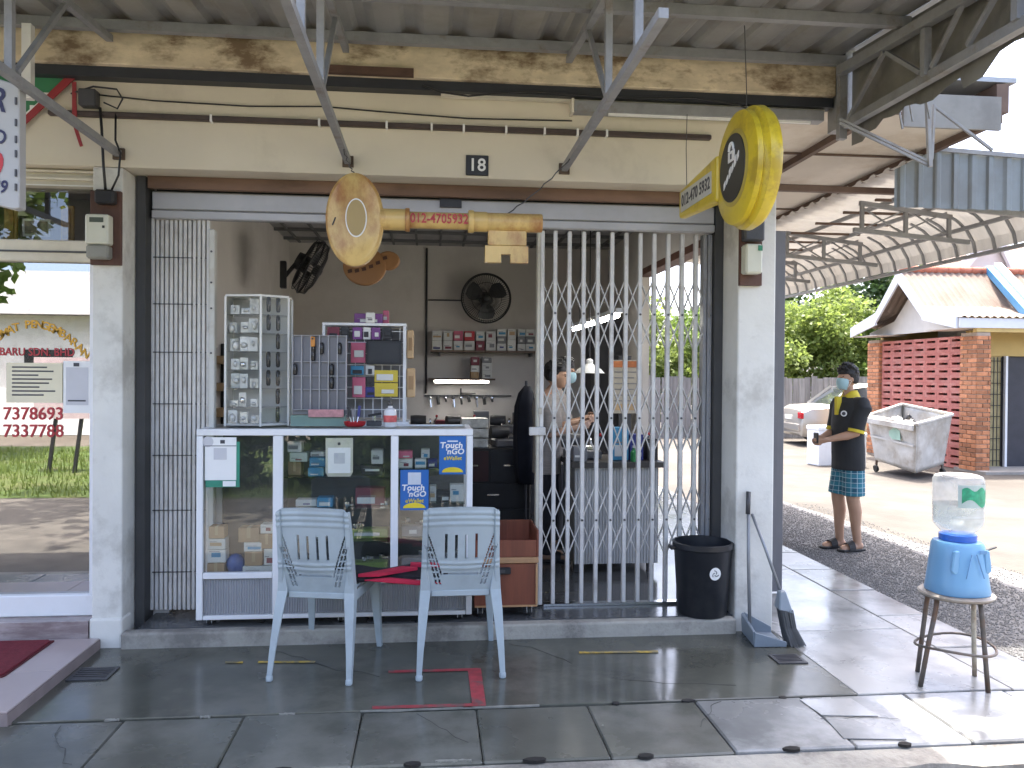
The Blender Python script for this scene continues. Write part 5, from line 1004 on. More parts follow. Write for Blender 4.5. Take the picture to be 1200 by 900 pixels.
# hanging jacket
jk = MB(); rings = []
for z, rx, ry, dx in ((.62, .10, .09, .02), (.8, .115, .10, .01), (1.05, .11, .10, .0), (1.25, .10, .09, .0), (1.36, .075, .07, .01), (1.42, .03, .03, .02)):
    rings.append([(.775+dx+rx*.8*math.cos(t)*(1+.12*math.sin(5*t)), 6.6+ry*math.sin(t)*(1+.1*math.sin(4*t)), z) for t in [2*math.pi*k/24 for k in range(24)]])
jt = thing('hanging_jacket', 'dark navy jacket hanging on a stand beside the gate post', 'jacket', (.775, 6.6, .09)); jk.ring_loft(rings).build('jacket', mat('dark_navy_cloth', (.012, .014, .022), .9, .2, 10), jt, smooth='all'); MB().path([(.785, 6.6, .10), (.785, 6.6, 1.46)], .012, 8).build('stand', darkgrey, jt); MB().lathe([(.15, .0895), (.15, .105), (.02, .115)], 20, (.785, 6.6, 0)).build('stand_base', darkgrey, jt)
wbk = thing('front_workbench', 'grey ribbed front workbench inside the folding gate', 'workbench', (1.33, 5.95, .09))
ribbed(1.03, 1.64, .16, .85, 5.70, wbk, mat('pale_ribbed_panel', (.42, .43, .43), .5, .08), .02); MB().box(1.03, 1.64, 5.704, 6.2, .16, .85).build('cabinet', MATS['cabinet_grey'], wbk); MB().box(1.0, 1.68, 5.66, 6.25, .851, .89).build('top', mat('dark_top', (.06, .055, .05), .5), wbk)
for x in (1.06, 1.6): MB().box(x-.02, x+.02, 5.75, 5.79, .09, .159).build('leg', darkgrey, wbk)
keymachine('key cutting machine on the left of the front workbench', 1.13, 5.95, .891); keymachine('key cutting machine on the right of the front workbench', 1.5, 6.0, .891, .4)
for a, c, lab in (((1.32, 1.44, .8915, 1.13), 'blue', 'tall blue box standing on the front workbench'), ((1.45, 1.55, .8915, 1.08), 'navy', 'navy box on the front workbench'), ((1.58, 1.66, .8915, 1.05), 'black', 'black box at the right end of the front workbench'), ((1.02, 1.12, .8915, 1.0), 'grey', 'grey box at the left end of the front workbench')): carton(*a, 5.78 if c != 'grey' else 5.70, c, lab, .12, 'boxes on the front workbench')
t = thing('green_bottle', 'small green bottle at the front edge of the workbench', 'bottle', (1.46, 5.70, .89)); MB().lathe([(.022, .0005), (.024, .01), (.024, .07), (.01, .085), (.01, .1)], 16, (1.46, 5.705, .89)).build('body', mat('green_plastic', (.03, .25, .08), .35), t, smooth=True); MB().lathe([(.012, .1), (.012, .115)], 12, (1.46, 5.705, .89)).build('cap', white, t)
t = thing('dome_lamp', 'white dome shade lamp over the workbench behind the gate', 'lamp', (1.21, 6.05, 1.5)); MB().lathe([(.025, .075), (.04, .06), (.09, .03), (.115, .0), (.108, .002), (.08, .03)], 24, (1.20, 6.05, 1.525), caps=False).build('shade', white, t, smooth=True); MB().path([(1.20, 6.05, 1.60), (1.20, 6.05, 2.93)], .005, 6).build('cord', black, t); MB().lathe([(.028, .07), (.028, .1), (.01, .11)], 12, (1.20, 6.05, 1.525)).build('cap', white, t)
t = thing('bright_line_tube', 'added glowing tube drawn for a bright line over the workbench', 'lamp', (1.28, 6.5, 1.9)); MB().path([(1.30, 5.55, 1.925), (1.30, 7.3, 1.925)], .014, 10).build('tube', MATS['lit_tube'], t); MB().box(1.275, 1.325, 5.5, 7.35, 1.944, 1.975).build('batten', white, t)  # glowing tube added to draw a bright line; no known lamp here
for yy in (5.8, 7.0): MB().path([(1.30, yy, 1.975), (1.30, yy, 2.93)], .003, 5).build('cord', black, t)
t = thing('dark_cabinet', 'tall dark grey cabinet standing inside the right wall', 'cabinet', (1.75, 8.3, .09)); MB().box(1.72, 1.98, 8.2, 8.9, .09, 2.1).build('body', mat('dark_cabinet_paint', (.06, .06, .068), .5), t, bevel=.006); MB().box(1.712, 1.7195, 8.25, 8.54, .2, 2.0).build('door', MATS['dark_cabinet_paint'], t); MB().box(1.712, 1.7195, 8.56, 8.85, .2, 2.0).build('door', MATS['dark_cabinet_paint'], t)
t = thing('price_board', 'pale price board with an orange heading on the right interior wall', 'board', (1.85, 7.62, 1.2)); MB().box(1.73, 1.985, 7.60, 7.615, 1.15, 1.66).build('sheet', mat('pale_board', (.46, .42, .34), .6, .1), t); MB().box(1.735, 1.98, 7.594, 7.599, 1.59, 1.65).build('heading', mat('orange_print', (.45, .15, .05), .5), t)
for i in range(6): MB().box(1.75, 1.97-.03*(i % 2), 7.595, 7.599, 1.54-i*.055, 1.55-i*.055).build('text_line', CM['grey'], t)
for i in range(2): MB().box(1.75+.11*i, 1.84+.11*i, 7.594, 7.599, 1.18, 1.24).build('picture', CM['tan'], t)
MB().box(1.80, 1.92, 7.616, 7.655, .09, 1.7).build('stand', darkgrey, t)

# ================================================================ PEOPLE
skin = mat('skin', (.42, .25, .165), .5, .06, 10)
hairm = mat('black_hair', (.012, .011, .011), .55, .3, 40, .6, 90)
def remesh(o, vox, it=4):
    md = o.modifiers.new('r', 'REMESH'); md.mode = 'VOXEL'; md.voxel_size = vox; md.use_smooth_shade = True
    s = o.modifiers.new('s', 'SMOOTH'); s.factor = .5; s.iterations = it
    bpy.context.view_layer.update(); mt_ = o.data.materials[0] if o.data.materials else None; bake(o)
    if mt_ and not o.data.materials: o.data.materials.append(mt_)
    o.data.shade_smooth(); return o
def rings_z(b, spec, n=20):
    b.ring_loft([[(cx+rx*math.cos(t), cy+ry*math.sin(t), z) for t in [2*math.pi*k/n for k in range(n)]] for z, cx, cy, rx, ry in spec]); return b
def person(name, label, loc, rz, sc_, shirt, shorts, hands, shoes=True, legs=None, headpitch=0, mask=True, collar=None, cuff=None, longpants=False, badge=False, headfwd=0):
    """local +X is forward, +Y the person's left; hands = ((x,y,z) left, right)"""
    p = thing(name, label, 'person', loc, rotz=rz); p.scale = (sc_,)*3
    b = MB(); legs = legs or ((0, .085, 0), (.03, -.095, 0))
    # torso + neck under the shirt
    rings_z(b, [(.78, -.003, 0, .08, .12), (.86, 0, 0, .088, .125), (.94, 0, 0, .098, .135), (1.0, .005, 0, .105, .14), (1.12, .005, 0, .11, .15), (1.25, -.01, 0, .105, .165), (1.325, -.018, 0, .085, .165), (1.37, -.015, 0, .055, .075), (1.41, -.005+headfwd*.5, 0, .05, .052), (1.46, .008+headfwd, 0, .05, .05)])
    hc = Vector((.022+headfwd, 0, 1.535))
    def hs(mb, k=.87):
        o_ = Vector((headfwd*.8, 0, 1.41)); mb.v = [tuple(o_+(Vector(v)-o_)*k) if v[2] > 1.40 and abs(v[1]) < .14 else v for v in mb.v]; return mb
    # head: skull + jaw
    b.ell(hc+Vector((-.008, 0, .018)), .098, .076, .105, 16, 12)
    rings_z(b, [(1.425, hc.x+.045, 0, .030, .028), (1.445, hc.x+.035, 0, .05, .045), (1.48, hc.x+.022, 0, .068, .06), (1.52, hc.x+.012, 0, .082, .07)], 16)
    b.ell(hc+Vector((.094, 0, -.022)), .018, .013, .024, 8, 6)             # nose
    b.ell(hc+Vector((.082, 0, .018)), .02, .05, .012, 8, 6)               # brow
    b.ell(hc+Vector((.083, 0, -.062)), .016, .026, .010, 8, 6)            # mouth
    for s in (-1, 1): b.ell(hc+Vector((-.004, s*.077, -.008)), .018, .010, .031, 8, 6)
    for s, (fx, fy, fz) in zip((1, -1), legs):
        hip = Vector((-.003, s*.07, .78)); kn = Vector((fx*.5+.02, (s*.085+fy)/2, .46)); an = Vector((fx-.02, fy, .085))
        b.path([hip, hip.lerp(kn, .35), kn+Vector((0, 0, .06)), kn, kn.lerp(an, .3)-Vector((.012, 0, 0)), kn.lerp(an, .65), an], [.072, .074, .062, .056, .055, .042, .035], 14)
        b.path([an+Vector((-.045, 0, -.045)), an+Vector((-.03, 0, -.04)), an+Vector((.05, 0, -.05)), an+Vector((.13, s*.005, -.062)), an+Vector((.165, s*.006, -.066))], [(.025, .03), (.035, .036), (.032, .035), (.02, .042), (.01, .03)], 12)
        b.path([an+Vector((0, 0, .03)), an+Vector((0, 0, -.045))], .035, 10)
    elb = []
    for s, h_ in zip((1, -1), hands):
        sh_ = Vector((-.018, s*.165, 1.30)); h_ = Vector(h_); d = h_-sh_
        L1, L2 = .265, .235; dist = min(d.length, L1+L2-.005); dn = d.normalized()
        a = (L1*L1-L2*L2+dist*dist)/(2*dist); hh = math.sqrt(max(0, L1*L1-a*a))
        side = Vector((-.45, s*.28, -.85)); side = (side-dn*side.dot(dn)).normalized(); e = sh_+dn*a+side*hh; h_ = sh_+dn*dist; elb.append((sh_, e, h_))
        b.path([Vector((-.018, s*.12, 1.30)), sh_, sh_.lerp(e, .5), e, e.lerp(h_, .3), e.lerp(h_, .8), h_], [.055, .055, .046, .038, .039, .027, .024], 12)
        # palm and fingers
        fd = (h_-e).normalized(); inn = Vector((0, -s, 0)); inn = (inn-fd*inn.dot(fd)).normalized(); upn = fd.cross(inn)*(1 if s > 0 else -1)
        if upn.z < 0: upn = -upn
        b.path([h_-fd*.01, h_+fd*.03, h_+fd*.075], [(.024, .02), (.036, .016), (.034, .015)], 10)
        base_ = h_+fd*.07
        for k, (o_, ln) in enumerate(((.027, .062), (.009, .07), (-.009, .066), (-.026, .05))):
            r0_ = base_+upn*o_; q1 = r0_+fd*ln*.45+inn*.008; q2 = r0_+fd*ln*.75+inn*.03; q3 = r0_+fd*ln*.72+inn*.05
            b.path([r0_-fd*.012, q1, q2, q3], [.0088, .0085, .0078, .0065], 8)
        b.path([h_+fd*.015+upn*.02, h_+fd*.045+upn*.038+inn*.02, h_+fd*.075+upn*.036+inn*.03], [.011, .010, .008], 8)
    bo_ = hs(b).build('body', skin, p); remesh(bo_, .0065, 3)
    # shirt
    c = MB()
    rings_z(c, [(.715, .0, 0, .121, .172), (.76, .0, 0, .120, .172), (.80, .0, 0, .119, .172), (.9, .003, 0, .121, .17), (1.0, .006, 0, .12, .165), (1.12, .006, 0, .122, .17), (1.24, -.008, 0, .119, .181), (1.315, -.016, 0, .102, .177), (1.355, -.016, 0, .07, .10), (1.372, -.014, 0, .06, .072)], 28)
    for s, (sh_, e, h_) in zip((1, -1), elb):
        en = sh_.lerp(e, .92); c.path([Vector((-.02, s*.05, 1.285)), Vector((-.02, s*.11, 1.295)), sh_+Vector((0, s*.002, -.002)), sh_+Vector((0, s*.02, -.03)), sh_.lerp(e, .35), sh_.lerp(e, .6), en], [.045, .066, .068, .069, .067, .066, .067], 16)
    so_ = c.build('shirt', shirt, p); remesh(so_, .009, 5)
    if cuff:
        for s, (sh_, e, h_) in zip((1, -1), elb): MB().path([sh_.lerp(e, .86), sh_.lerp(e, .96)], .0685, 20).build('cuff', cuff, p, smooth=True)
    if collar:
        co_ = MB(); co_.ring_loft([[(cx+rx*math.cos(t), ry*math.sin(t), z-.05*max(0, math.cos(t))**3) for t in [2*math.pi*k/28 for k in range(28)]] for z, cx, rx, ry in ((1.352, -.012, .085, .098), (1.40, -.012, .066, .07), (1.418, -.010, .060, .064), (1.40, -.010, .055, .058))], caps=False); co_.build('collar', collar, p, smooth='all')
        MB().prism([(-.018, 1.36), (.018, 1.36), (.016, 1.20), (-.016, 1.20)], 'x', .085, .132).xf(Matrix.Identity(4)).build('placket', collar, p)
    if badge:
        bd_ = MB().lathe([(.026, 0), (.026, .008)], 16).xf(Matrix.Translation((.116, .095, 1.215)) @ Matrix.Rotation(R(40), 4, 'Z') @ Matrix.Rotation(R(90), 4, 'Y')).build('badge', paper, p); MB().lathe([(.016, .0081), (.016, .0095)], 12).xf(Matrix.Translation((.116, .095, 1.215)) @ Matrix.Rotation(R(40), 4, 'Z') @ Matrix.Rotation(R(90), 4, 'Y')).build('badge_print', ink, bd_)
    # shorts / trousers
    d_ = MB(); rings_z(d_, [(.70, 0, 0, .108, .15), (.76, 0, 0, .106, .145), (.80, 0, 0, .10, .14), (.92, 0, 0, .095, .13)], 24)
    for s, (fx, fy, fz) in zip((1, -1), legs):
        hip = Vector((-.003, s*.07, .76)); kn = Vector((fx*.5+.012, (s*.085+fy)/2, .46)); an = Vector((fx-.02, fy, .06))
        if longpants: d_.path([hip, hip.lerp(kn, .5), kn, kn.lerp(an, .5), an], [.095, .088, .075, .065, .06], 16)
        else: d_.path([hip, hip.lerp(kn, .5), hip.lerp(kn, .90)], [(.094, .094), (.094, .094), (.096, .096)], 18)
    so_ = d_.build('trousers' if longpants else 'shorts', shorts, p); remesh(so_, .009, 4)
    # hair: cap of the skull with fringe
    h = MB(); h.ell(hc+Vector((-.018, 0, .040)), .112, .092, .108, 18, 12)
    h.v = [(x, y, z if (z > hc.z+.045 or x < hc.x+.0) else hc.z+.045) for x, y, z in h.v]; h.v = [(x, y, max(z, hc.z-.05+.5*max(0, x-hc.x+.05))) for x, y, z in h.v]
    random.seed(int(loc[0]*100))
    for k in range(46):
        a = random.uniform(0, 6.28); e_ = random.uniform(.25, 1.45); d3 = Vector((math.cos(a)*math.cos(e_), math.sin(a)*math.cos(e_), math.sin(e_))); q = hc+Vector((-.012, 0, .036))+Vector((d3.x*.106, d3.y*.088, d3.z*.108)); h.ell(q, .026, .022, .016, 6, 4)
    for s in (-1, 1): h.ell(hc+Vector((-.045, s*.072, -.005)), .045, .016, .05, 8, 6)
    for k in range(70):
        a = random.uniform(0, 6.28); e_ = random.uniform(.1, 1.5); d3 = Vector((math.cos(a)*math.cos(e_), math.sin(a)*math.cos(e_), math.sin(e_))); q = hc+Vector((-.018, 0, .045))+Vector((d3.x*.098, d3.y*.082, d3.z*.098))
        if d3.x > .55 and e_ < .5: continue
        h.path([q, q+d3*.018+Vector((.012, 0, .006)), q+d3*.026+Vector((.03, 0, .004))], [.014, .010, .003], 5)
    ho = hs(h).build('hair', hairm, p); remesh(ho, .006, 1)
    # eyes and brows
    for s in (-1, 1):
        hs(MB().ell(hc+Vector((.083, s*.032, .0)), .007, .013, .006, 8, 6)).build('eye', mat('eye_dark', (.02, .015, .012), .3), p, smooth='all'); hs(MB().bar(hc+Vector((.089, s*.015, .022)), hc+Vector((.076, s*.052, .022)), .006, .007)).build('eyebrow', hairm, p)
    if mask:
        mk2 = MB(); rings = []
        for z, x, rx, ry in ((-.115, .03, .055, .042), (-.10, .035, .068, .056), (-.07, .032, .082, .067), (-.035, .028, .084, .073), (-.012, .03, .078, .068), (-.004, .032, .071, .062)):
            rings.append([(hc.x+x+rx*math.cos(t), ry*math.sin(t), hc.z+z+.012*math.cos(t)) for t in [R(-88+176*k/20) for k in range(21)]])
        mo = hs(mk2.ring_loft(rings, caps=False, closed=False)).build('face_mask', mat('pale_blue_mask', (.36, .55, .60), .7, .05, 20), p, smooth='all')
        for s in (-1, 1):
            for dz in (-.02, -.085): hs(MB().path([hc+Vector((.035, s*.068, dz)), hc+Vector((.0, s*.083, -.01))], .002, 5)).build('ear_loop', paper, mo)
    if shoes:
        for s, (fx, fy, fz) in zip((1, -1), legs):
            so2 = MB().prism([(fx-.085, fy-.035), (fx-.04, fy-.042), (fx+.06, fy-.045), (fx+.14, fy-.05), (fx+.175, fy-.02), (fx+.175, fy+.02), (fx+.14, fy+.05), (fx+.06, fy+.045), (fx-.04, fy+.042), (fx-.085, fy+.035)], 'z', .0, .022).build('sandal', blackrub, p, bevel=.006)
            st_ = MB(); st_.ring_loft([[(fx+x, fy+.049*math.cos(t), .018+hh*math.sin(t)) for t in [math.pi*k/10 for k in range(11)]] for x, hh in ((.03, .072), (.055, .062), (.09, .05))], caps=False, closed=False)
            o = st_.build('strap', blackrub, so2); md = o.modifiers.new('s', 'SOLIDIFY'); md.thickness = .006; md.offset = 1; bake(o)
    return p, elb
polo = mat('black_polo', (.022, .024, .027), .85, .15, 8, .15, 120)
pyl = mat('yellow_rib', (.62, .50, .04), .8, .08, 30)
def plaidmat():
    M = mat('teal_plaid', (.02, .14, .20), .8, .1); t = M.node_tree; N = t.nodes; L = t.links; b = N['Principled BSDF']
    tc = N.new('ShaderNodeTexCoord'); sp = N.new('ShaderNodeSeparateXYZ'); L.new(tc.outputs['Object'], sp.inputs[0])
    at = N.new('ShaderNodeMath'); at.operation = 'ARCTAN2'; L.new(sp.outputs['Y'], at.inputs[0]); L.new(sp.outputs['X'], at.inputs[1])
    def stripes(sock, f, w, ph=0):
        m1 = N.new('ShaderNodeMath'); m1.operation = 'MULTIPLY_ADD'; L.new(sock, m1.inputs[0]); m1.inputs[1].default_value = f; m1.inputs[2].default_value = ph
        m2 = N.new('ShaderNodeMath'); m2.operation = 'FRACT'; L.new(m1.outputs[0], m2.inputs[0]); m3 = N.new('ShaderNodeMath'); m3.operation = 'LESS_THAN'; L.new(m2.outputs[0], m3.inputs[0]); m3.inputs[1].default_value = w; return m3.outputs[0]
    col = b.inputs['Base Color'].links[0].from_socket
    for sock, f, w, ph, c, fac in ((at.outputs[0], 1.6, .45, .1, (.01, .06, .11), .75), (sp.outputs['Z'], 12, .42, .2, (.03, .20, .27), .6), (at.outputs[0], 3.2, .10, .5, (.5, .62, .65), .65), (sp.outputs['Z'], 24, .12, .4, (.5, .62, .65), .6)):
        mx = N.new('ShaderNodeMix'); mx.data_type = 'RGBA'; mu = N.new('ShaderNodeMath'); mu.operation = 'MULTIPLY'; L.new(stripes(sock, f, w, ph), mu.inputs[0]); mu.inputs[1].default_value = fac
        L.new(mu.outputs[0], mx.inputs['Factor']); L.new(col, mx.inputs['A']); mx.inputs['B'].default_value = (*c, 1); col = mx.outputs['Result']
    L.new(col, b.inputs['Base Color']); return M
man, elb_ = person('person', 'standing person in black polo with yellow collar, face mask and teal plaid shorts', (3.70, 6.86, -.022), R(188), 1.0, polo, plaidmat(), ((.25, .06, .985), (.25, -.05, .99)), legs=((-.035, .065, 0), (.035, -.085, 0)), collar=pyl, cuff=pyl, badge=True)
ph_ = thing('phone', 'dark phone held in both hands by the person in the polo', 'phone', (3.70-.335, 6.86-.055, -.022+1.0), rotz=R(188)); MB().box(-.006, .006, -.02, .045, -.045, .045).build('case', black, ph_, bevel=.004); MB().box(.0065, .0075, -.015, .04, -.04, .04).build('screen', darkgrey, ph_)
gsh = mat('grey_striped_shirt', (.30, .27, .24), .85, .15, 12, stretch=(1, 1, 8)); dpt = mat('dark_trousers', (.02, .02, .025), .85, .2)
person('person', 'worker in grey shirt bending at the bench, nearer the gate post', (.90, 6.2, .088), R(-8), .93, gsh, dpt, ((.27, .06, 1.12), (.25, -.10, 1.10)), mask=False, longpants=True, headfwd=.06)
person('person', 'worker in grey shirt with dark hair farther right behind the gate', (1.06, 6.75, .088), R(-20), .95, gsh, dpt, ((.27, .05, 1.12), (.25, -.12, 1.10)), mask=True, longpants=True, headfwd=.06)

# ================================================================ YARD: fence, trees, car, bin, houses
fwood = mat('weathered_grey_board', (.24, .23, .22), .9, .25, 5, .3, 40, stretch=(3, 3, .3), rnd=.2, dirt=(.12, .11, .1), damt=.5, dscale=2)
fn = thing('board_fence', 'weathered grey vertical board fence at the back of the yard', 'fence', (9, 20, -.03))
bm_ = [MB().box(-.074, .074, -.012, .012, 0, 1.55+h).mesh('fence_board') for h in (0, .03, -.03)]
for m_ in bm_: m_.materials.append(fwood)
random.seed(9); x = 3.2
while x < 16:
    obj('fence_board', random.choice(bm_), fn, (x, 20+random.uniform(-.01, .01), -.03), (0, random.uniform(-.012, .012), 0)); x += .158
for z in (.35, 1.2): MB().box(3.1, 16.1, 20.02, 20.07, z, z+.09).build('rail', fwood, fn)
# --- trees
barkm = mat('bark', (.13, .10, .075), .9, .3, 12, .6, 40)
def leafmat(name, col, tr=.45): return mat(name, col, .55, .35, 1.6, trans=tr)
LM = [leafmat('yellow_green_leaves', (.19, .25, .06), .5), leafmat('mid_green_leaves', (.11, .17, .035), .5), leafmat('deep_green_leaves', (.06, .105, .03))]
def crown_mesh(seed, rx, rz, nleaf, ls, zc, clumps=26):
    random.seed(seed); b = MB(); cs = []
    for k in range(clumps):
        a = random.random()*6.283; u = random.uniform(-1, 1); q = math.sqrt(1-u*u); r = random.uniform(.35, 1.0)
        cs.append((Vector((rx*r*q*math.cos(a), rx*r*q*math.sin(a), zc+rz*r*u)), random.uniform(.22, .42)*rx))
    for i in range(nleaf):
        c, cr = random.choice(cs); a = random.random()*6.283; u = random.uniform(-1, 1); q = math.sqrt(1-u*u); r = cr*random.random()**.4
        p = c+Vector((q*math.cos(a), q*math.sin(a), u*.75))*r
        d = Vector((random.gauss(0, 1), random.gauss(0, 1), random.gauss(-.3, .6))).normalized(); s_ = d.cross(Vector((random.gauss(0, 1), random.gauss(0, 1), random.gauss(0, 1)))).normalized(); L_ = ls*random.uniform(.6, 1.3); W_ = L_*.3
        b.add([p, p+d*L_*.5+s_*W_, p+d*L_, p+d*L_*.5-s_*W_], [(0, 1, 2, 3)])
    return b, cs
def make_tree(name, label, loc, seed, h, rx, rz, nleaf, ls, lm, group, trunk_r=.1, cat='tree'):
    t = thing(name, label, cat, loc, group, rotz=seed*1.3); zc = h-rz
    b, cs = crown_mesh(seed, rx, rz, nleaf, ls, zc); b.build('crown', lm, t, recalc=False)
    tr_ = MB(); tr_.path([(0, 0, 0), (.04, .02, zc*.35), (-.03, .05, zc*.7), (0, 0, zc)], [trunk_r, trunk_r*.8, trunk_r*.6, trunk_r*.35], 10); tr_.build('trunk', barkm, t, smooth='all')
    lb2 = MB()
    for c, cr in cs[:9]: st0 = Vector((0, 0, zc*random.uniform(.35, .85))); lb2.path([st0, st0.lerp(c, .5)+Vector((0, 0, .08*rz)), c], [trunk_r*.4, trunk_r*.25, trunk_r*.08], 6)
    lb2.build('limb', barkm, t)
    return t
gT = 'trees behind the board fence'
TT = [('yellow green leafy tree filling the gap right of the pillar', (10.0, 22.6), 1, 3.9, 1.9, 1.6, 11959, .15, 0), ('tall yellow green tree behind the fence above the parked car', (12.0, 23.4), 2, 4.4, 2.1, 1.9, 11959, .15, 0), ('low leafy shrub tree just behind the fence near the brick pillar', (13.4, 22.0), 3, 3.4, 1.6, 1.5, 9660, .15, 1),
      ('broad green tree seen through the left bars of the gate', (6.0, 22.6), 4, 3.7, 1.9, 1.6, 11500, .15, 0), ('green tree seen through the right bars of the gate', (7.9, 22.9), 5, 3.6, 1.8, 1.6, 11500, .15, 1), ('deep green far tree rising behind the shrub trees', (15.8, 27), 6, 6.2, 2.4, 2.4, 8000, .22, 2), ('deep green far tree behind the yellow green trees', (11.5, 27.5), 7, 5.0, 2.4, 2.0, 8000, .22, 2),
      ('dark tree behind the fence at the far left of the yard', (4.0, 23.5), 8, 4.0, 1.9, 1.7, 8500, .16, 1), ('pale green tree peeking over the brick porch roof', (17.6, 25), 9, 6.4, 2.2, 2.2, 8000, .2, 0)]
for lab, (x, y), sd, h, rx, rz, nl, ls, li in TT: make_tree('leafy_tree', lab, (x, y, -.05), sd, h, rx, rz, nl, ls, LM[li], gT)
# far grey building
fb = thing('far_building', 'far pale building with a flat grey roof behind the trees', 'building', (16.2, 30.5, -.1)); MB().box(15.2, 18.5, 30.6, 34, -.1, 4.2).build('wall', cream, fb); MB().box(14.8, 18.9, 30.2, 34.4, 4.3, 4.55).build('roof', mat('grey_fibre_roof', (.25, .25, .25), .8), fb); MB().box(15.8, 17.0, 30.57, 30.599, 2.6, 3.6).build('window', darkgrey, fb)
# --- car (silver sedan, tail towards us at the left)
cp = mat('silver_champagne_paint', (.46, .44, .40), .28, .04, 2, metal=.45, coat=.6)
cr_ = thing('parked_car', 'silver saloon car parked before the fence, tail to the left', 'car', (10.45, 17.9, -.03), rotz=R(-6))
def sect(x, w, zs):  # half-section list of (y fraction, z)
    return [(x, -w*f, z) for f, z in zs]+[(x, w*f, z) for f, z in reversed(zs)]
prof_b = [(-2.15, .74, .62, .28), (-2.10, .80, .80, .22), (-1.9, .83, .90, .20), (-1.2, .85, .94, .18), (-.4, .86, .93, .17), (.6, .86, .91, .17), (1.3, .84, .86, .18), (1.9, .80, .76, .20), (2.13, .70, .60, .27)]
rows = []
for x, w, zt, zb in prof_b: rows.append([(x, -w*.92, zb), (x, -w, zb+.14), (x, -w*1.0, zb+(zt-zb)*.55), (x, -w*.95, zt-.06), (x, -w*.84, zt), (x, 0, zt+.02), (x, w*.84, zt), (x, w*.95, zt-.06), (x, w, zb+(zt-zb)*.55), (x, w, zb+.14), (x, w*.92, zb)])
MB().ring_loft(rows).build('body', cp, cr_, smooth=True)
gls = mat('car_glass', (.03, .035, .04), .08, .1, spec=.8)
cab = [(-1.45, .72, .93), (-.95, .60, 1.34), (-.5, .58, 1.40), (.25, .58, 1.39), (.6, .60, 1.30), (1.15, .72, .90)]
rows = [[(x, -.78 if z < 1 else -w, .88 if z < 1 else z-.07), (x, -w*.92, z), (x, 0, z+.015), (x, w*.92, z), (x, .78 if z < 1 else w, .88 if z < 1 else z-.07)] for x, w, z in cab]
MB().ring_loft([[(x, -.72, .90), (x, -w*.9, max(.9, z-.03)), (x, 0, max(.9, z-.01)), (x, w*.9, max(.9, z-.03)), (x, .72, .90)] for x, w, z in cab]).build('glasshouse', gls, cr_, smooth=True)
MB().ring_loft([[(x, -w*.95, z-.05), (x, -w*.85, z), (x, 0, z+.02), (x, w*.85, z), (x, w*.95, z-.05)] for x, w, z in cab[1:5]]).build('roof', cp, cr_, smooth=True)
for s in (-1, 1):
    for a, b in (((-1.45, s*.74, .93), (-.95, s*.57, 1.35)), ((-.25, s*.745, .92), (-.22, s*.565, 1.38)), ((1.15, s*.74, .9), (.6, s*.575, 1.31))): MB().bar(a, b, .05, .05).build('pillar', cp, cr_)
    MB().box(-2.155, -2.08, s*.70-.10, s*.70+.10, .62, .76).build('tail_light', mat('red_tail_light', (.45, .02, .03), .2, .1), cr_, bevel=.01); MB().box(2.06, 2.14, s*.58-.13, s*.58+.13, .52, .62).build('headlight', glassmat('lamp_glass', (.9, .9, .9), .2), cr_)
    for x in (-1.3, 1.33):
        wh = MB().lathe([(.21, -.09), (.30, -.085), (.31, -.05), (.31, .05), (.30, .085), (.21, .09)], 28).xf(Matrix.Translation((x, s*.76, .31)) @ Matrix.Rotation(R(90), 4, 'X')).build('wheel', blackrub, cr_, smooth=True); MB().lathe([(.20, -.095), (.19, -.1), (.05, -.09)], 20).xf(Matrix.Translation((x, s*.76, .31)) @ Matrix.Rotation(R(90 if s < 0 else -90), 4, 'X') @ Matrix.Scale(-1, 4, (0, 0, 1))).build('rim', mat('alloy', (.4, .4, .4), .3, metal=.8), wh)
    MB().box(.62, .72, s*.86-.02, s*.86+.06*s if s > 0 else s*.86+.02, .92, 1.0).build('mirror', cp, cr_)
MB().box(-2.19, -2.10, -.74, .74, .34, .50).build('bumper', cp, cr_, bevel=.02, segs=2); MB().box(-2.165, -2.155, -.22, .22, .58, .68).build('number_plate_panel', paper, cr_)
# white foam boxes
fo = mat('white_foam', (.78, .79, .80), .8, .04, 10, .2, 60)
for (x, y, sx_, sy_, h, lab, rz) in ((6.95, 13.7, .46, .38, .62, 'taller white foam box on the ground behind the person', .1), (7.35, 13.45, .34, .3, .52, 'shorter white foam box beside the taller foam box', -.2)):
    t = thing('foam_box', lab, 'box', (x, y, -.03), 'white foam boxes', rotz=rz); MB().box(-sx_/2, sx_/2, -sy_/2, sy_/2, 0, h).build('box', fo, t, bevel=.012, segs=2); MB().box(-sx_/2-.012, sx_/2+.012, -sy_/2-.012, sy_/2+.012, h+.001, h+.07).build('lid', fo, t, bevel=.012, segs=2)
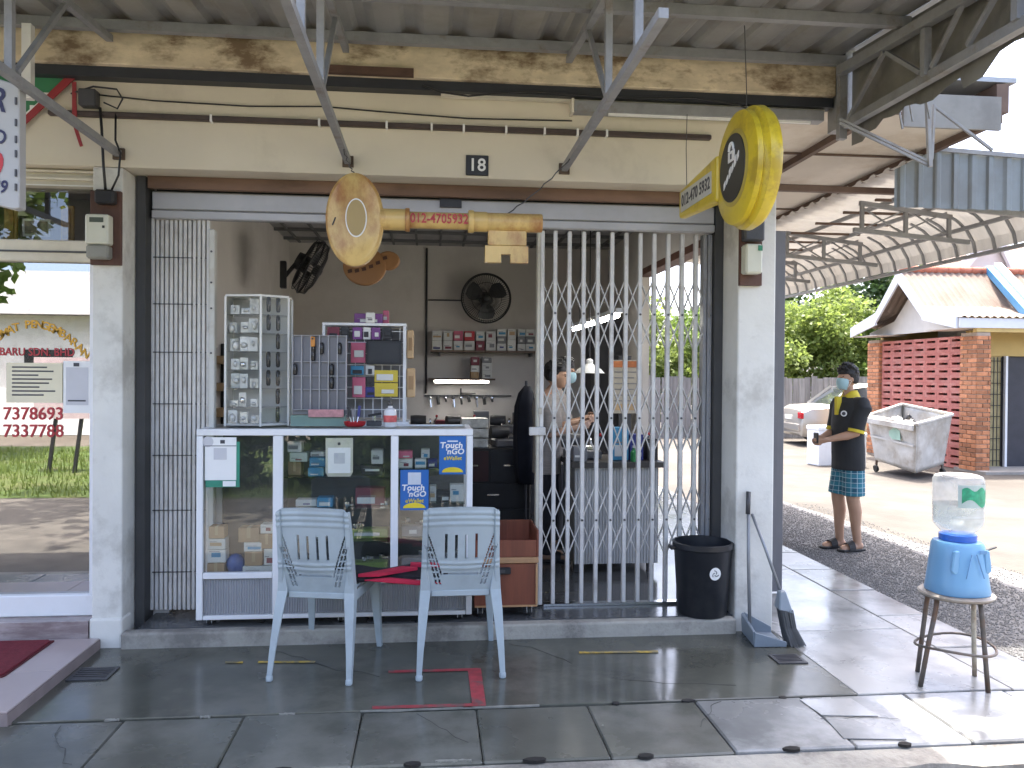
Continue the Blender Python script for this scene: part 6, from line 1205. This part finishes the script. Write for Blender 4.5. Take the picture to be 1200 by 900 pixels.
# dumpster
dmm = mat('dented_galvanised_bin', (.46, .45, .42), .55, .12, 5, .3, 10, metal=.15, dirt=(.24, .20, .15), damt=.55, dscale=2.2)
du = thing('rubbish_skip', 'dented pale grey wheeled rubbish skip tilted before the brick wall', 'skip', (7.6, 12.3, -.03))
tpn = [Vector(v) for v in ((7.27, 11.50, .82), (8.22, 12.05, .94), (8.12, 13.25, 1.06), (7.17, 12.70, .885))]; btn = [Vector(v) for v in ((7.32, 11.58, .07), (8.12, 12.1, .15), (8.04, 13.12, .20), (7.27, 12.62, .17))]
for i, nm in enumerate(('side_wall', 'side_wall', 'side_wall', 'side_wall')):
    a, b, c, d2 = btn[i], btn[(i+1) % 4], tpn[(i+1) % 4], tpn[i]; cen = sum(btn+tpn, Vector())/8; n_ = ((b-a).cross(d2-a)).normalized(); n_ = -n_ if n_.dot(cen-(a+c)/2) < 0 else n_
    vs, fs = [], []; random.seed(40+i); N_ = 12
    for u in range(N_+1):
        for v in range(N_+1):
            q = a.lerp(b, u/N_).lerp(d2.lerp(c, u/N_), v/N_); dent = .03*math.sin(u*.9+i)*math.sin(v*.8+i*2)*math.sin(math.pi*u/N_)*math.sin(math.pi*v/N_); vs.append(q+n_*dent)
    for u in range(N_):
        for v in range(N_): k = u*(N_+1)+v; fs.append((k, k+N_+1, k+N_+2, k+1))
    o = MB().add(vs, fs).build(nm, dmm, du, smooth='all'); md = o.modifiers.new('s', 'SOLIDIFY'); md.thickness = .012; bake(o)
for i in range(4): MB().bar(tpn[i], tpn[(i+1) % 4], .06, .045).build('rim', dmm, du, bevel=.008)
MB().quad(*btn).build('floor', dmm, du); MB().bar(tpn[0]+Vector((-.05, .0, -.06)), tpn[3]+Vector((-.05, 0, -.06)), .03, .09).build('lip', dmm, du, bevel=.006)
m4 = (btn[0]+btn[3])/2; MB().bar(btn[0].lerp(tpn[0], .55)+Vector((-.015, .03, 0)), btn[3].lerp(tpn[3], .55)+Vector((-.015, -.03, 0)), .02, .03).build('stiffener', dmm, du)
MB().prism([(0, 0), (.3, 0), (.32, .12), (.16, .2), (.02, .14)], 'x', 0, .004).xf(Matrix.Translation((7.235, 11.85, .55))).build('green_emblem', mat('faded_green_print', (.30, .45, .36), .7), du)
for q in btn[1:]: 
    z = q.z; c = MB().lathe([(.055, -.02), (.06, 0), (.055, .02)], 16).xf(Matrix.Translation((q.x*.97+7.7*.03, q.y*.97+12.3*.03, .03)) @ Matrix.Rotation(R(80), 4, 'Y')).build('wheel', blackrub, du); MB().bar((q.x*.97+7.7*.03, q.y*.97+12.3*.03, .06), (q.x*.95+7.7*.05, q.y*.95+12.3*.05, z+.01), .03).build('fork', rust, c)
random.seed(77)
for k in range(9):
    x = 7.35+random.random()*.6; y = 12.0+random.random()*.8; c = random.choice((paper, CM['yellow'], black, CM['brown'], paper)); b = MB(); b.ell((x, y, .66+random.uniform(0, .14)), random.uniform(.08, .16), random.uniform(.08, .16), random.uniform(.06, .12), 9, 6); b.v = [(a+random.uniform(-.02, .02), e+random.uniform(-.02, .02), g+random.uniform(-.02, .02)) for a, e, g in b.v]
    tag(b.build('rubbish_bag', c), f'{ {id(paper): "white", id(CM["yellow"]): "yellow", id(black): "black", id(CM["brown"]): "brown"}[id(c)]} rubbish bag heaped in the grey skip', 'rubbish bag', 'rubbish in the skip')

# --- porch house
brk = mat('orange_red_brick', (.45, .19, .09), .85, .2, 14, .3, 60, rnd=.35)
mort = mat('mortar', (.36, .29, .23), .9)
ph = thing('porch_house', 'small house with brick porch pillars, vent block wall and corrugated roof', 'house', (9.5, 13.8, -.03))
HX, HY0, HY1 = 8.87, 12.40, 15.72
bk_s = MB().box(-.108, .108, -.05, .05, -.031, .031).mesh('brick', .004); bk_s.materials.append(brk)
def brick_pillar(x0, x1, y0, y1, z1):
    MB().box(x0+.01, x1-.01, y0+.01, y1-.01, -.05, z1).build('pillar_core', mort, ph)
    n = int((z1)/.074)
    for r in range(n):
        z = .0+r*.074+.033; sh_ = (r % 2)*.11
        y = y0+.0-sh_ if False else y0
        # left face (towards -X) bricks run along Y
        L_ = y1-y0; k = 0; yy = y0+.108+(0 if r % 2 == 0 else -.0)
        cuts = [0, .22, L_] if r % 2 == 0 else [0, .11, .33, L_]
        cuts = [c for c in cuts if c <= L_]; cuts = sorted(set(cuts))
        for a, b in zip(cuts[:-1], cuts[1:]):
            if b-a < .03: continue
            o = obj('brick', bk_s, ph, (x0+.045, y0+(a+b)/2, z), (0, 0, R(90))); o.scale = ((b-a-.012)/.216, 1, 1)
        W_ = x1-x0; cuts = [0, .11, W_] if r % 2 == 0 else [0, .2, W_]
        for a, b in zip(cuts[:-1], cuts[1:]):
            o = obj('brick', bk_s, ph, (x0+(a+b)/2, y0+.046-.001, z), (0, 0, 0)); o.scale = ((b-a-.012)/.216, 1, 1)
brick_pillar(HX, HX+.25, HY0, HY0+.42, 2.27); brick_pillar(HX, HX+.25, HY1-.42, HY1, 2.27)
vb = mat('red_painted_block', (.42, .14, .11), .8, .14, 6, .2, 30, rnd=.1, dirt=(.42, .26, .22), damt=.3, dscale=3)
ya, yb_ = HY0+.43, HY1-.43; ncol, nrow = 7, 17; cw = (yb_-ya)/ncol; chh = 2.25/nrow
blk = MB(); blk.box(-.05, .05, -cw/2+.002, cw/2-.002, -chh/2+.001, -chh*.15); blk.box(-.05, .05, -cw/2+.002, cw/2-.002, chh*.15, chh/2-.001)
for s in (-1, 1): blk.box(-.0495, .0495, s*cw*.42-cw*.08+.002, s*cw*.42+cw*.08-.002, -chh*.15, chh*.15)
bme = blk.mesh('vent_block'); bme.materials.append(vb)
for i in range(ncol):
    for j in range(nrow): obj('vent_block', bme, ph, (HX+.11, ya+cw*(i+.5), -.02+chh*(j+.5)))
MB().box(HX+.17, HX+.19, ya, yb_, -.03, 2.24).build('screen_backing', mat('dark_void', (.03, .02, .02), .9), ph)
yw = mat('yellow_wall', (.56, .40, .15), .8, .08, 2, dirt=(.35, .26, .14), damt=.3); wfas = mat('white_fascia_board', (.66, .68, .72), .6, .05, 3, dirt=(.45, .45, .45), damt=.3)
MB().box(HX+.26, 14, HY0+.55, HY0+.65, 1.90, 2.6).build('front_wall', yw, ph); MB().box(9.76, 9.80, HY0+.50, HY0+.549, .0, 1.9).build('door_frame', alum, ph); MB().box(9.80, 10.6, HY0+.62, HY0+.66, .0, 1.9).build('door', mat('dark_door', (.035, .035, .045), .5), ph)
MB().box(HX+.26, 9.76, HY0+.60, HY0+.65, .0, 1.9).build('grille_backing', mat('yellow_pale', (.50, .42, .22), .8), ph); MB().box(10.6, 14, HY0+.55, HY0+.65, -.03, 1.9).build('front_wall', yw, ph)
for k in range(9): MB().box(HX+.32+k*.066, HX+.332+k*.066, HY0+.56, HY0+.572, .02, 1.88).build('grille_bar', black, ph)
for k in range(10): MB().box(HX+.27, 9.755, HY0+.573, HY0+.581, .1+k*.19, .112+k*.19).build('grille_bar', black, ph)
MB().box(HX+.0, 14, HY0-.25, HY0+.55, -.04, .012).build('porch_floor', mat('porch_cement', (.30, .28, .25), .8), ph); MB().box(HX+.28, 14, HY1-.1, HY1, -.03, 2.5).build('back_wall', yw, ph)
# flared gable roof: ridge along X at y=14.07
RY, RZ = 14.07, 3.47; XG = 8.52; Kn, Kf, Ze, Zk = .74, 1.66, 2.50, 2.74
roofm = mat('pinkish_corrugated_asbestos', (.20, .155, .125), .85, .15, 4, .2, 30, dirt=(.12, .075, .05), damt=.5, dscale=2)
def wav(x): return .016*math.sin(2*math.pi*x/.13)
for sgn in (-1, 1):
    rows = []
    for k in range(int((14-XG)/.0325)+1):
        x = XG+.02+k*.0325; h = wav(x); rows.append([(x, RY, RZ+.03+h), (x, RY+sgn*Kn, Zk+.03+h), (x, RY+sgn*(Kf+.06), Ze+.02+h)])
    MB().ring_loft(rows, caps=False, closed=False).build('roof_slope', roofm, ph, recalc=False)
for k in range(24):
    x = XG+k*.23; MB().path([(x, RY, RZ+.03), (x+.225, RY, RZ+.034)], .075, 10).build('ridge_tile', mat('terracotta_ridge', (.45, .15, .09), .8, .15, 8, rnd=.12), ph, smooth='all')
for sgn in (-1, 1):
    for (y0_, z0_), (y1_, z1_), hh in (((0, RZ), (Kn, Zk), .17), ((Kn, Zk), (Kf, Ze), .17)):
        MB().hexa([(XG-.02, RY+sgn*y0_, z0_-hh*1.25), (XG+.02, RY+sgn*y0_, z0_-hh*1.25), (XG+.02, RY+sgn*y1_, z1_-hh), (XG-.02, RY+sgn*y1_, z1_-hh)], [(XG-.02, RY+sgn*y0_, z0_+.02), (XG+.02, RY+sgn*y0_, z0_+.02), (XG+.02, RY+sgn*y1_, z1_+.02), (XG-.02, RY+sgn*y1_, z1_+.02)]).build('barge_board', wfas, ph)
MB().box(XG+.03, 14, RY-Kf-.03, RY-Kf+.0, Ze-.16, Ze+.0).build('fascia', wfas, ph)
MB().prism([(RY-Kn, 2.35), (RY-Kf+.05, 2.35), (RY-Kf+.05, 2.42), (RY-Kn, 2.60), (RY, 3.25), (RY+Kn, 2.60), (RY+Kf-.05, 2.42), (RY+Kf-.05, 2.35)], 'x', HX+.02, HX+.1).build('gable_wall', mat('pale_gable', (.60, .57, .52), .8, .06), ph)
for s in (-1, 1): MB().box(XG+.03, HX+.3, RY+s*(Kf+Kn)/2-.42, RY+s*(Kf+Kn)/2+.42, 2.33, 2.345).build('soffit', mat('beige_soffit', (.52, .46, .40), .8), ph)
MB().box(HX, 14, HY0+.0, HY0+.10, 2.275, 2.34).build('lintel', yw, ph)
# --- main house behind
mh = thing('main_house', 'white gabled house with blue roof gutter behind the porch at the right edge', 'house', (12, 15.6, -.03))
MB().box(10.32, 11.75, 15.0, 16.2, -.03, 3.0).build('wall', white, mh); MB().box(11.76, 20, 15.2, 19.5, -.03, 3.1).build('wall', white, mh)
MB().prism([(10.32, 3.01), (10.32, 3.62), (11.0, 4.42), (11.75, 3.0)], 'y', 15.02, 15.12).build('gable_wall', mat('pale_grey_gable', (.58, .57, .56), .8, .05), mh)
for (a, b) in (((10.02, 3.42), (10.98, 4.58)), ((11.0, 4.58), (12.0, 2.62))):
    MB().hexa([(a[0], 14.86, a[1]-.26), (a[0], 14.94, a[1]-.26), (b[0], 14.94, b[1]-.26), (b[0], 14.86, b[1]-.26)], [(a[0], 14.86, a[1]), (a[0], 14.94, a[1]), (b[0], 14.94, b[1]), (b[0], 14.86, b[1])]).build('barge_board', wfas, mh)
    MB().hexa([(a[0], 14.95, a[1]-.06), (a[0], 16.3, a[1]-.06), (b[0], 16.3, b[1]-.06), (b[0], 14.95, b[1]-.06)], [(a[0], 14.95, a[1]+.0), (a[0], 16.3, a[1]+.0), (b[0], 16.3, b[1]+.0), (b[0], 14.95, b[1]+.0)]).build('roof_slope', roofm, mh)
MB().hexa([(12.0, 14.8, 3.1), (20.4, 14.8, 3.1), (20.4, 17.3, 4.5), (12.0, 17.3, 4.5)], [(12.0, 14.8, 3.16), (20.4, 14.8, 3.16), (20.4, 17.3, 4.56), (12.0, 17.3, 4.56)]).build('roof_slope', roofm, mh); MB().hexa([(12.0, 19.9, 3.1), (20.4, 19.9, 3.1), (20.4, 17.31, 4.5), (12.0, 17.31, 4.5)], [(12.0, 19.9, 3.16), (20.4, 19.9, 3.16), (20.4, 17.31, 4.56), (12.0, 17.31, 4.56)]).build('roof_slope', roofm, mh)
blu = mat('blue_gutter', (.06, .24, .44), .5, .1)
gut = MB(); gut.hexa([(10.20, 14.05, 3.46), (10.36, 14.05, 3.46), (9.93, 12.45, 2.46), (9.77, 12.45, 2.46)], [(10.20, 14.05, 3.60), (10.36, 14.05, 3.60), (9.93, 12.45, 2.62), (9.77, 12.45, 2.62)]); gut.build('valley_gutter', blu, mh); MB().hexa([(10.37, 14.05, 3.46), (10.52, 14.05, 3.46), (10.09, 12.45, 2.46), (9.94, 12.45, 2.46)], [(10.37, 14.05, 3.66), (10.52, 14.05, 3.66), (10.09, 12.45, 2.68), (9.94, 12.45, 2.68)]).build('gutter_board', wfas, mh)

# ================================================================ ACROSS THE ROAD (mirrored in the glass)
grassm = mat('roadside_grass', (.085, .13, .03), .9, .3, 3, .6, 50, dirt=(.16, .12, .06), damt=.4, dscale=.8)
sheet('verge', -90, 90, -9.5, -1.7, -.145, grassm)
random.seed(31); gm = MB()
for k in range(16000):
    x = random.uniform(-13, 9); y = random.uniform(-8.5, -1.7); h = random.uniform(.05, .16); a = random.random()*6.28; dx, dy = .012*math.cos(a), .012*math.sin(a); lx, ly = random.uniform(-.05, .05), random.uniform(-.05, .05)
    gm.add([(x-dx, y-dy, -.145), (x+dx, y+dy, -.145), (x+lx, y+ly, -.145+h)], [(0, 1, 2)])
gro = stuff(gm.build('grass', LM[0], recalc=False)); gro['label'] = 'short roadside grass across the road'; gro['category'] = 'grass'
gA = 'shrubs across the road'
for i, (x, y, h, rx, li) in enumerate([(-2.9, -3.0, 2.0, 1.1, 2), (-1.5, -2.9, 1.8, 1.0, 1), (-.2, -3.2, 2.1, 1.1, 2), (1.1, -3.0, 1.8, 1.1, 1), (2.5, -3.2, 2.1, 1.2, 2), (4.2, -3.3, 1.8, 1.2, 1)]):
    make_tree('roadside_shrub', f'leafy shrub across the road, {ordn[i]} from the left as mirrored in the counter glass', (x, y, -.15), 20+i, h, rx, h*.5, 4200, .16, LM[li], gA, .04, 'shrub')
make_tree('roadside_tree', 'tall roadside tree across the road, mirrored at the left window edge', (-9.5, -6.2, -.15), 41, 6.5, 2.6, 2.2, 6500, .26, LM[1], 'roadside trees', .16); make_tree('roadside_tree', 'tall roadside tree across the road toward the right', (6.5, -7, -.15), 42, 7, 3, 2.6, 6500, .26, LM[2], 'roadside trees', .18)
for lab_, tx_, cx_, cy_, cz_, sd_ in (('roadside tree leaning over the road left of the camera', -3.6, -2.6, 1.0, 7.2, 51), ('roadside tree leaning over the road right of the camera', 2.6, 1.2, .6, 7.6, 52)):
    t = thing('roadside_tree', lab_, 'tree', (tx_, -2.7, -.15), 'roadside trees'); b, cs = crown_mesh(sd_, 2.3, 1.0, 2300, .26, 0, 22); b.xf(Matrix.Translation((cx_, cy_, cz_))).build('crown', LM[1], t, recalc=False)
    MB().path([(tx_, -2.7, -.15), (tx_+.1, -2.5, 2.5), ((tx_+cx_)/2, -1.2, 5.0), (cx_, cy_, cz_)], [.16, .13, .09, .04], 10).build('trunk', barkm, t, smooth='all')
nbd = thing('notice_board', 'white notice board on black legs across the road, mirrored in the window', 'notice board', (-5.6, -4.4, -.15))
MB().box(-6.4, -5.0, -4.42, -4.38, .75, 1.75).build('board', mat('faded_pink_board', (.50, .40, .40), .7, .15, 3), nbd); MB().box(-6.3, -5.75, -4.375, -4.37, 1.1, 1.5).build('poster', paper, nbd)
for x in (-6.2, -5.8, -5.3): MB().bar((x, -4.45, -.15), (x+.12, -4.45, .8), .05).build('leg', black, nbd)
ah = thing('opposite_house', 'long low pale house across the road, mirrored in the window', 'house', (-8, -13, -.15)); MB().box(-15, -1, -17, -13, -.15, 3.0).build('wall', white, ah); MB().hexa([(-15.6, -17.6, 3.0), (-.4, -17.6, 3.0), (-.4, -12.4, 3.0), (-15.6, -12.4, 3.0)], [(-15.2, -15.1, 4.4), (-.8, -15.1, 4.4), (-.8, -14.9, 4.4), (-15.2, -14.9, 4.4)]).build('roof', MATS['grey_fibre_roof'], ah)
for x in (-13, -10, -7, -4): MB().box(x-.6, x+.6, -13.0, -12.96, 1.0, 2.1).build('window', gls, ah)
